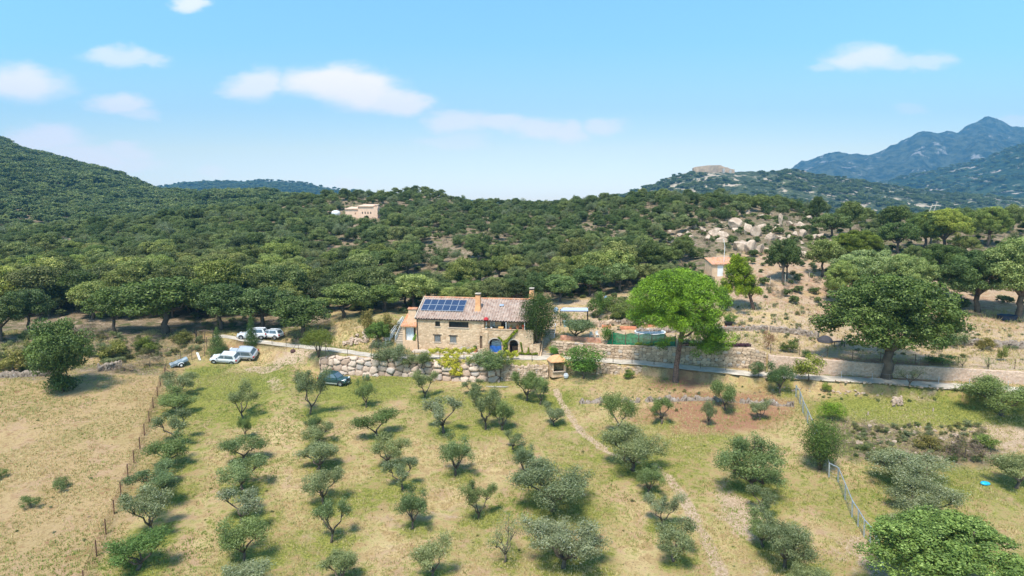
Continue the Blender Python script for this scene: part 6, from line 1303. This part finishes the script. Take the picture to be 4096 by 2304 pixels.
# gate
p = g(205, 342.5); gt = empty('gate', p, R(4), 'arched wooden field gate standing open across the left end of the track', 'gate')
m = MB(); m.box(-1.45,-1.27,-.08,.08,-.3,2.15); m.build('gate_post', M['dark'], gt); m = MB(); m.box(1.27,1.42,-.08,.08,-.3,2.0); m.build('gate_post', M['wood'], gt)
m = MB(); pts = [(-1.25+2.5*i/10, 0, 1.75+.32*math.sin(math.pi*i/10)) for i in range(11)]; m.tube(pts, .07, 6); m.tube([(-1.25,0,.1),(1.25,0,.1)], .05, 6); m.tube([(0,0,.1),(0,0,2.05)], .05, 6); m.tube([(-1.25,0,.9),(1.25,0,.9)], .03, 6); m.build('gate_frame', M['wood'], gt)
m = MB()
for i in range(18): x = -1.2+2.4*i/17; m.tube([(x,0,.12),(x,0,1.7+.32*math.sin(math.pi*i/17))], .014, 4)
m.build('gate_bars', M['rust'], gt)
p = g(198.5, 360); simple('white_board', 'white board leaning on the fence above the trailer', 'board', 'white', (p.x,p.y,p.z), lambda m: m.slab([(-.45,.25,1.15),(-.1,.25,1.15),(.45,-.1,0),(.1,-.1,0)], .05))
p = g(293, 352); simple('dark_stone', 'dark rusty lump beside the dirt ramp', 'stone', plain('lump', (.10,.05,.045), .9), (p.x,p.y,p.z-.05), lambda m: m.lathe([(.4,0),(.45,.2),(.3,.45),(.05,.5)], 8))
# bare snag on the plateau
m = MB(); p = g(931, 246); pp = P(931, 222, p.y); top = P(933, 203.5, p.y)
m.tube([(p.x,p.y,p.z-.2),(pp[0],p.y,pp[2]),(P(929,212,p.y)[0],p.y,P(929,212,p.y)[2]),(top[0],p.y,top[2])], [.28,.2,.13,.04], 6); q = P(937,202,p.y); m.tube([(pp[0],p.y,pp[2]),(P(934,211,p.y)[0],p.y,P(934,211,p.y)[2]),(q[0],p.y,q[2])], [.14,.1,.03], 5); tag(m.build('dead_tree', M['dead'], None, smooth=True), 'bare bleached dead tree poking above the plateau oaks', 'dead tree')
# ================================================================== CARS
def paint(name, col, rough=.3): return plain(name, col, rough, .1, .6, .05, 1, coat=.5)
M['headlamp'] = plain('headlamp', (.75,.78,.80), .15, spec=.8); M['taillamp'] = plain('taillamp', (.45,.02,.02), .3); M['rim'] = plain('rim', (.60,.62,.64), .35, .7); M['carglass'] = plain('car_glass', (.10,.14,.17), .08, spec=.9); M['trim'] = plain('trim', (.03,.03,.035), .6)
def car(at, yaw, label, body, L=4.3, Wd=1.8, H=1.5, kind='suv', rimc=None, cladding=False, rails=False, strip=False, spare=False, name='parked_car', tilt=0, roll=0):
    root = empty(name, at, yaw, label, 'car'); root.rotation_euler = (roll, tilt, yaw)
    gc = .24 if kind == 'hatch' else .30; wr = .31 if kind == 'hatch' else .36; hw = Wd/2; belt = H*.61; xf, xr = L/2, -L/2
    # lower body: stations from tail to nose: x, bottom, top, half width
    if kind == 'hatch': stn = [(xr,.42,.80,.80),(xr+.08,.30,belt-.02,.92),(xr+.5,.24,belt+.02,.985),(-.4,.22,belt,1.0),(.75,.22,belt-.02,1.0),(.95,.22,belt-.03,.99),(xf-.75,.24,belt-.12,.97),(xf-.22,.26,belt-.24,.90),(xf-.04,.32,.60,.80),(xf,.36,.52,.72)]
    else: stn = [(xr,.50,.86,.84),(xr+.07,.38,belt-.02,.94),(xr+.5,.32,belt+.03,.99),(-.4,.30,belt,1.0),(.75,.30,belt,1.0),(1.0,.30,belt-.01,.99),(xf-.6,.32,belt-.07,.97),(xf-.20,.34,belt-.16,.91),(xf-.04,.40,.74,.84),(xf,.44,.64,.78)]
    m = MB(); vs = []; fs = []; K = 10
    for (x, zb, zt, f) in stn:
        w = hw*f; vs += [(x,-w*.86,zb),(x,-w*.98,zb+(zt-zb)*.22),(x,-w,zb+(zt-zb)*.52),(x,-w*.965,zb+(zt-zb)*.86),(x,-w*.84,zt),(x,w*.84,zt),(x,w*.965,zb+(zt-zb)*.86),(x,w,zb+(zt-zb)*.52),(x,w*.98,zb+(zt-zb)*.22),(x,w*.86,zb)]
    for i in range(len(stn)-1):
        for j in range(K): fs.append((i*K+j, (i+1)*K+j, (i+1)*K+(j+1)%K, i*K+(j+1)%K))
    fs += [tuple(range(K)), tuple(range((len(stn)-1)*K, len(stn)*K))[::-1]]; m.add(vs, fs)
    # cabin
    if kind == 'hatch': A, B_c, C_c, D = (1.02,belt-.05), (.32,H-.03), (xr+.52,H-.02), (xr+.12,belt)
    else: A, B_c, C_c, D = (.98,belt-.03), (.30,H-.04), (xr+.55,H-.02), (xr+.16,belt)
    mid = ((B_c[0]+C_c[0])/2, H+.01); wb, wt = hw*.90, hw*.70
    prof = [(A,wb),(B_c,wt),(mid,wt+.01),(C_c,wt*.98),(D,wb*.96)]; vs = []; 
    for (x, z), w in prof: vs += [(x,-w,z),(x,w,z)]
    n = len(m.v); m.add(vs, [(0,1,3,2),(2,3,5,4),(4,5,7,6),(6,7,9,8),(0,2,4,6,8)[::-1],(1,3,5,7,9)])
    o = m.build('body', body, root, .035)
    # glass: proud panels
    def panel(q, off=.012):
        q = [Vector(p) for p in q]; g_ = MB(); g_.slab(q, off); return g_
    def lerp(a, b, f): return tuple(a[i]+(b[i]-a[i])*f for i in range(3))
    def shrink(q, a, b):     # bilinear inset of a quad
        p = lambda u, v: lerp(lerp(q[0], q[1], u), lerp(q[3], q[2], u), v); return [p(a,b), p(1-a,b), p(1-a,1-b), p(a,1-b)]
    ws = shrink([(A[0],-wb,A[1]),(A[0],wb,A[1]),(B_c[0],wt,B_c[1]),(B_c[0],-wt,B_c[1])], .07, .08); panel(ws).build('windscreen', M['carglass'], root)
    rw = shrink([(D[0],wb*.96,D[1]),(D[0],-wb*.96,D[1]),(C_c[0],-wt*.98,C_c[1]),(C_c[0],wt*.98,C_c[1])], .10, .14); panel(rw).build('rear_window', M['carglass'], root)
    for s in (-1, 1):
        def pt(x, f):   # on the side plane: f 0 belt .. 1 roof
            z = belt+(H-belt)*f; return (x, s*(wb+(wt-wb)*f), z)
        fx = lambda f: A[0]+(B_c[0]-A[0])*f; rx = lambda f: D[0]+(C_c[0]-D[0])*f; xm = -.28
        for (xa0, xa1, xb0, xb1) in ((fx(.12)-.16, fx(.84)-.12, xm+.05, xm+.05), (xm-.05, xm-.05, rx(.12)+.30, rx(.84)+.22)):
            q = [pt(xb0,.12),pt(xa0,.12),pt(xa1,.84),pt(xb1,.84)]; q = q if s < 0 else q[::-1]; panel(q).build('side_window', M['carglass'], root)
    for x in (xf-.80, xr+.78):
        for s in (-1, 1):
            y = s*(hw-.10); a = MB(); n_ = 14       # dark arch round each wheel
            for i in range(n_):
                a0, a1 = math.pi*i/n_, math.pi*(i+1)/n_; ro, ri = wr+.10, wr-.02
                q = [(x+ro*math.cos(a0), s*hw*.985, wr+ro*math.sin(a0)),(x+ro*math.cos(a1), s*hw*.985, wr+ro*math.sin(a1)),(x+ri*math.cos(a1), s*hw*.985, wr+ri*math.sin(a1)),(x+ri*math.cos(a0), s*hw*.985, wr+ri*math.sin(a0))]; a.slab(q if s > 0 else q[::-1], .03)
            a.build('wheel_arch', M['trim'], root)
            w_ = MB(); ring = [(wr*.62,-.11),(wr*.93,-.11),(wr,-.07),(wr,.07),(wr*.93,.11),(wr*.62,.11)]; vs = []; fs = []; nn = 20
            for (rr, yy_) in ring:
                for j in range(nn): an = 2*math.pi*j/nn; vs.append((x+rr*math.cos(an), y+yy_, wr+rr*math.sin(an)))
            for i in range(len(ring)-1):
                for j in range(nn): fs.append((i*nn+j, i*nn+(j+1)%nn, (i+1)*nn+(j+1)%nn, (i+1)*nn+j))
            w_.add(vs, fs); tyre = w_.build('wheel', M['black'], root)
            c = MB(); vs = [(x, y+s*.075, wr)]+[(x+wr*.63*math.cos(2*math.pi*j/nn), y+s*.095, wr+wr*.63*math.sin(2*math.pi*j/nn)) for j in range(nn)]; c.add(vs, [(0, j+1, (j+1)%nn+1) for j in range(nn)]); c.build('rim', rimc or M['rim'], tyre)
            h = MB()
            for j in range(5): an = 2*math.pi*(j+.5)/5; h.slab([(x+wr*q_*math.cos(an+da), y+s*.10, wr+wr*q_*math.sin(an+da)) for q_, da in ((.25,-.22),(.52,-.26),(.52,.26),(.25,.22))][::(1 if s < 0 else -1)], .006)
            h.build('rim_slots', M['trim'], tyre)
    for s in (-1, 1):
        b = MB(); zl = belt-.22 if kind != 'hatch' else .58; b.add([(xf-.07,s*hw*.45,zl),(xf-.16,s*hw*.86,zl),(xf-.18,s*hw*.85,zl+.17),(xf-.10,s*hw*.45,zl+.15),(xf-.25,s*hw*.45,zl),(xf-.36,s*hw*.90,zl+.02),(xf-.38,s*hw*.88,zl+.17),(xf-.28,s*hw*.45,zl+.15)], [(0,1,2,3),(3,2,6,7),(1,5,6,2),(0,4,5,1),(4,7,6,5),(0,3,7,4)]); b.build('headlight', M['headlamp'], root)
        b = MB(); b.box(xr-.02,xr+.16,min(s*hw*.66,s*hw*.93),max(s*hw*.66,s*hw*.93),belt-.30,belt-.04); b.build('tail_light', M['taillamp'], root, .02)
        b = MB(); b.box(.80,.95,min(s*(hw-.02),s*(hw+.16)),max(s*(hw-.02),s*(hw+.16)),belt+.02,belt+.15); b.build('mirror', body if kind != 'hatch' else M['trim'], root, .03)
    b = MB(); b.box(xf-.10,xf+.025,-hw*.72,hw*.72,.30,.46); b.box(xf-.12,xf+.01,-hw*.36,hw*.36,belt-.22,belt-.10) ; b.build('grille', M['trim'], root, .02)
    b = MB(); b.box(xr-.05,xr+.14,-hw*.86,hw*.86,.34,.54); b.build('rear_bumper', M['trim'] if kind != 'hatch' else body, root, .04)
    b = MB(); b.box(xf+.028,xf+.04,-.26,.26,.40,.51); b.box(xr-.064,xr-.052,-.26,.26,.56,.67); b.build('number_plate', M['white'], root)
    if cladding or strip:
        b = MB(); z0, z1_ = (.28,.46) if cladding else (.50,.60)
        for s in (-1, 1): b.box(xr+1.25,xf-1.25,min(s*hw*.98,s*(hw+.02)),max(s*hw*.98,s*(hw+.02)),z0,z1_)
        b.build('side_trim', M['rim'] if cladding else plain('grey_strip', (.14,.18,.22), .6), root)
    if rails:
        b = MB()
        for s in (-1, 1): b.tube([(B_c[0]-.1,s*wt*.9,H+.02),(B_c[0]-.3,s*wt*.9,H+.09),(C_c[0]+.3,s*wt*.9,H+.09),(C_c[0]+.1,s*wt*.9,H+.02)], .025, 5)
        b.build('roof_rails', M['rim'], root)
    return root
def ground_at(u, v): p = g(u, v); return p
def onroad(u, off): t = tofu(u, 338, 114); d, z = rd(t); return Vector((t*(d+off), d+off, z+.02))
whitep = paint('white_car_paint', (.72,.74,.76)); silver = paint('silver_paint', (.42,.45,.49), .28); green_p = paint('dark_green_paint', (.022,.060,.055), .2)
def seat(p, L, yaw):     # let the car follow the slope of the ground
    c, s = math.cos(yaw), math.sin(yaw); f = z1(p.x+c*L*.33, p.y+s*L*.33); b = z1(p.x-c*L*.33, p.y-s*L*.33); l = z1(p.x-s*.8, p.y+c*.8); rr = z1(p.x+s*.8, p.y-c*.8)
    return Vector((p.x, p.y, (f+b)/2+.02)), -math.atan2(f-b, L*.66), math.atan2(l-rr, 1.6)
def place(u, v, yaw, L, **k):
    p = g(u, v); p, ti, ro = seat(p, L, yaw); return car(p, yaw, L=L, tilt=ti, roll=ro, **k)
place(225.5, 362.0, R(180-4), 4.5, label='small white five door hatchback parked on the lawn with its nose to the left', body=whitep, Wd=1.85, H=1.55, kind='hatch', rimc=M['white'], strip=True)
place(243.5, 357.2, R(180-9), 4.9, label='silver grey car with roof rails parked behind the white hatchback', body=silver, Wd=2.0, H=1.72, kind='suv', rails=True)
place(334.5, 384.0, R(-15), 4.45, label='dark green off-road car parked in the grass below the boulder wall', body=green_p, Wd=1.95, H=1.75, kind='suv', cladding=True)
p = onroad(253, 1.9); car(p, R(180+1), 'white off-road car with dark lower doors parked on the track near the gate', whitep, 4.9, 1.95, 1.8, 'suv', cladding=True)
p = onroad(270.5, 4.0); p.z = z1(p.x, p.y)+.1; car(p, R(180-14), 'white car behind the others at the edge of the wood, seen from the rear', whitep, 4.3, 1.85, 1.6, 'suv')
# trailer
p = g(180.5, 366.5); tr = empty('trailer', p, R(34), 'small car trailer with a blue grey tarpaulin parked by the fence', 'trailer'); tr.rotation_euler = (0, R(-17), R(34)); m = MB(); m.box(-1.25,1.25,-.62,.62,.45,.80); m.build('bed', plain('dark_grey', (.08,.09,.10), .6), tr, .02); m = MB(); nn = 12
for i in range(nn):
    for j in range(nn):
        f = lambda a, b: (-1.32+2.64*a/nn, -.68+1.36*b/nn, .83+.22*math.sin(math.pi*b/nn)+.05*math.sin(b*2.6)*1+.03*math.sin(a*1.3)); m.quad(f(i,j), f(i+1,j), f(i+1,j+1), f(i,j+1))
m.slab([(-1.32,-.68,.55),(1.32,-.68,.55),(1.32,-.68,.83),(-1.32,-.68,.83)], .02); m.slab([(-1.32,.68,.55),(-1.32,.68,.83),(1.32,.68,.83),(1.32,.68,.55)], .02); m.build('tarpaulin', plain('tarpaulin', (.20,.26,.30), .4, var=.3), tr)
for s in (-1, 1):
    m = MB(); m.tube([(.1,s*.76,.32),(.1,s*.92,.32)], .31, 16); w_ = m.build('wheel', M['black'], tr); m = MB(); m.tube([(.1,s*.921,.32),(.1,s*.935,.32)], .17, 12); m.build('rim', M['white'], w_)
    m = MB(); m.tube([(-.32,s*.84,.42),(-.22,s*.84,.64),(.1,s*.84,.72),(.42,s*.84,.64),(.52,s*.84,.42)], .07, 6); m.build('mudguard', M['white'], tr)
m = MB(); m.tube([(-1.25,-.5,.48),(-2.2,0,.42)], .05, 6); m.tube([(-1.25,.5,.48),(-2.2,0,.42)], .05, 6); m.tube([(-2.2,0,.42),(-2.2,0,0)], .05, 6); m.build('drawbar', M['steel'], tr)
# ================================================================== PERSON seated on a low boulder
def skin(name, joints, edges, mat, parent, sub=2):
    me = bpy.data.meshes.new(name); me.from_pydata([j[:3] for j in joints], edges, []); me.materials.append(mat); o = bpy.data.objects.new(name, me); link(o, parent)
    o.modifiers.new('skin', 'SKIN'); me.skin_vertices.new(name='')if not me.skin_vertices else None
    for i, j in enumerate(joints): me.skin_vertices[0].data[i].radius = (j[3], j[4] if len(j) > 4 else j[3])
    me.skin_vertices[0].data[0].use_root = True; s = o.modifiers.new('smooth', 'SUBSURF'); s.levels = s.render_levels = sub; o.modifiers['skin'].use_smooth_shade = True; return o
def person():
    p = g(459.6, 380.6); root = empty('person', (p.x+.25, p.y+.35, z1(p.x+.25, p.y+.35)), R(-25), 'person in a dark red top and blue jeans seated against the boulder wall', 'person')
    J = [(0,0,.48,.14,.12),(0,.02,.66,.13,.10),(0,.02,.86,.15,.11),(0,.0,1.0,.09,.08),(0,-.02,1.10,.055),(0,-.03,1.19,.085,.10),(0,-.03,1.30,.085,.10)]; E = [(0,1),(1,2),(2,3),(3,4),(4,5),(5,6)]
    def add(pr, pts):
        for q in pts: J.append(q); E.append((pr, len(J)-1)); pr = len(J)-1
        return pr
    for s in (-1, 1):
        add(0, [(s*.11,-.08,.47,.10),(s*.16,-.46,.50,.075),(s*.17,-.52,.46,.065),(s*.17,-.50,.12,.05),(s*.17,-.56,.05,.05),(s*.18,-.70,.04,.04)])
        h = add(3, [(s*.17,0,.97,.06),(s*.23,-.10,.74,.048),(s*.20,-.34,.60,.036),(s*.18,-.42,.585,.03)])
        for k in range(4): add(h, [(s*(.15+.018*k),-.47,.575,.0095),(s*(.148+.018*k),-.50-.008*(k in (1,2)),.558,.0085)])
        add(h, [(s*.135,-.44,.57,.011),(s*.125,-.465,.555,.009)])
    skin('body', J, E, M['skin'], root)
    skin('shirt', [(0,0,.52,.15,.13),(0,.02,.68,.145,.115),(0,.02,.86,.165,.125),(0,.0,1.0,.10,.09),(.17,0,.97,.072),(.23,-.09,.76,.06),(-.17,0,.97,.072),(-.23,-.09,.76,.06)], [(0,1),(1,2),(2,3),(3,4),(4,5),(3,6),(6,7)], M['red'], root)
    skin('trousers', [(0,0,.48,.155,.135),(.12,-.08,.47,.115),(.16,-.46,.50,.09),(.17,-.53,.46,.08),(.17,-.50,.14,.065),(-.12,-.08,.47,.115),(-.16,-.46,.50,.09),(-.17,-.53,.46,.08),(-.17,-.50,.14,.065)], [(0,1),(1,2),(2,3),(3,4),(0,5),(5,6),(6,7),(7,8)], M['denim'], root)
    m = MB(); m.lathe([(.02,.125),(.08,.10),(.105,.04),(.108,-.02),(.10,-.05)], 14, (0,-.015,1.27)); m.build('hair', M['dark'], root, smooth=True)
    for s in (-1, 1): m = MB(); m.box(s*.17-.055,s*.17+.055,-.78,-.48,-.02,.085); m.build('shoe', M['white'], root, .03)
    return root
pr_ = person()
q = pr_.location; rock((q.x, q.y+.12, q.z-.05), .9, .7, .55, .3, 'low boulder the seated person rests on', None, 'boulder', 3)
# ================================================================== HAZE
hz = MB(); hz.box(-4600, 5200, -60, 5000, -140, 700); hm, t, out = newmat('haze'); v = t.nodes.new('ShaderNodeVolumePrincipled'); v.inputs['Color'].default_value = (.22,.60,1.0,1); v.inputs['Density'].default_value = HAZED = 1.5e-4; v.inputs['Anisotropy'].default_value = .1
t.links.new(v.outputs[0], out.inputs['Volume']); tag(hz.build('haze', hm), 'thin blue haze in the air over the whole valley', 'haze', kind='stuff')
# the outer ground ends inside the haze box
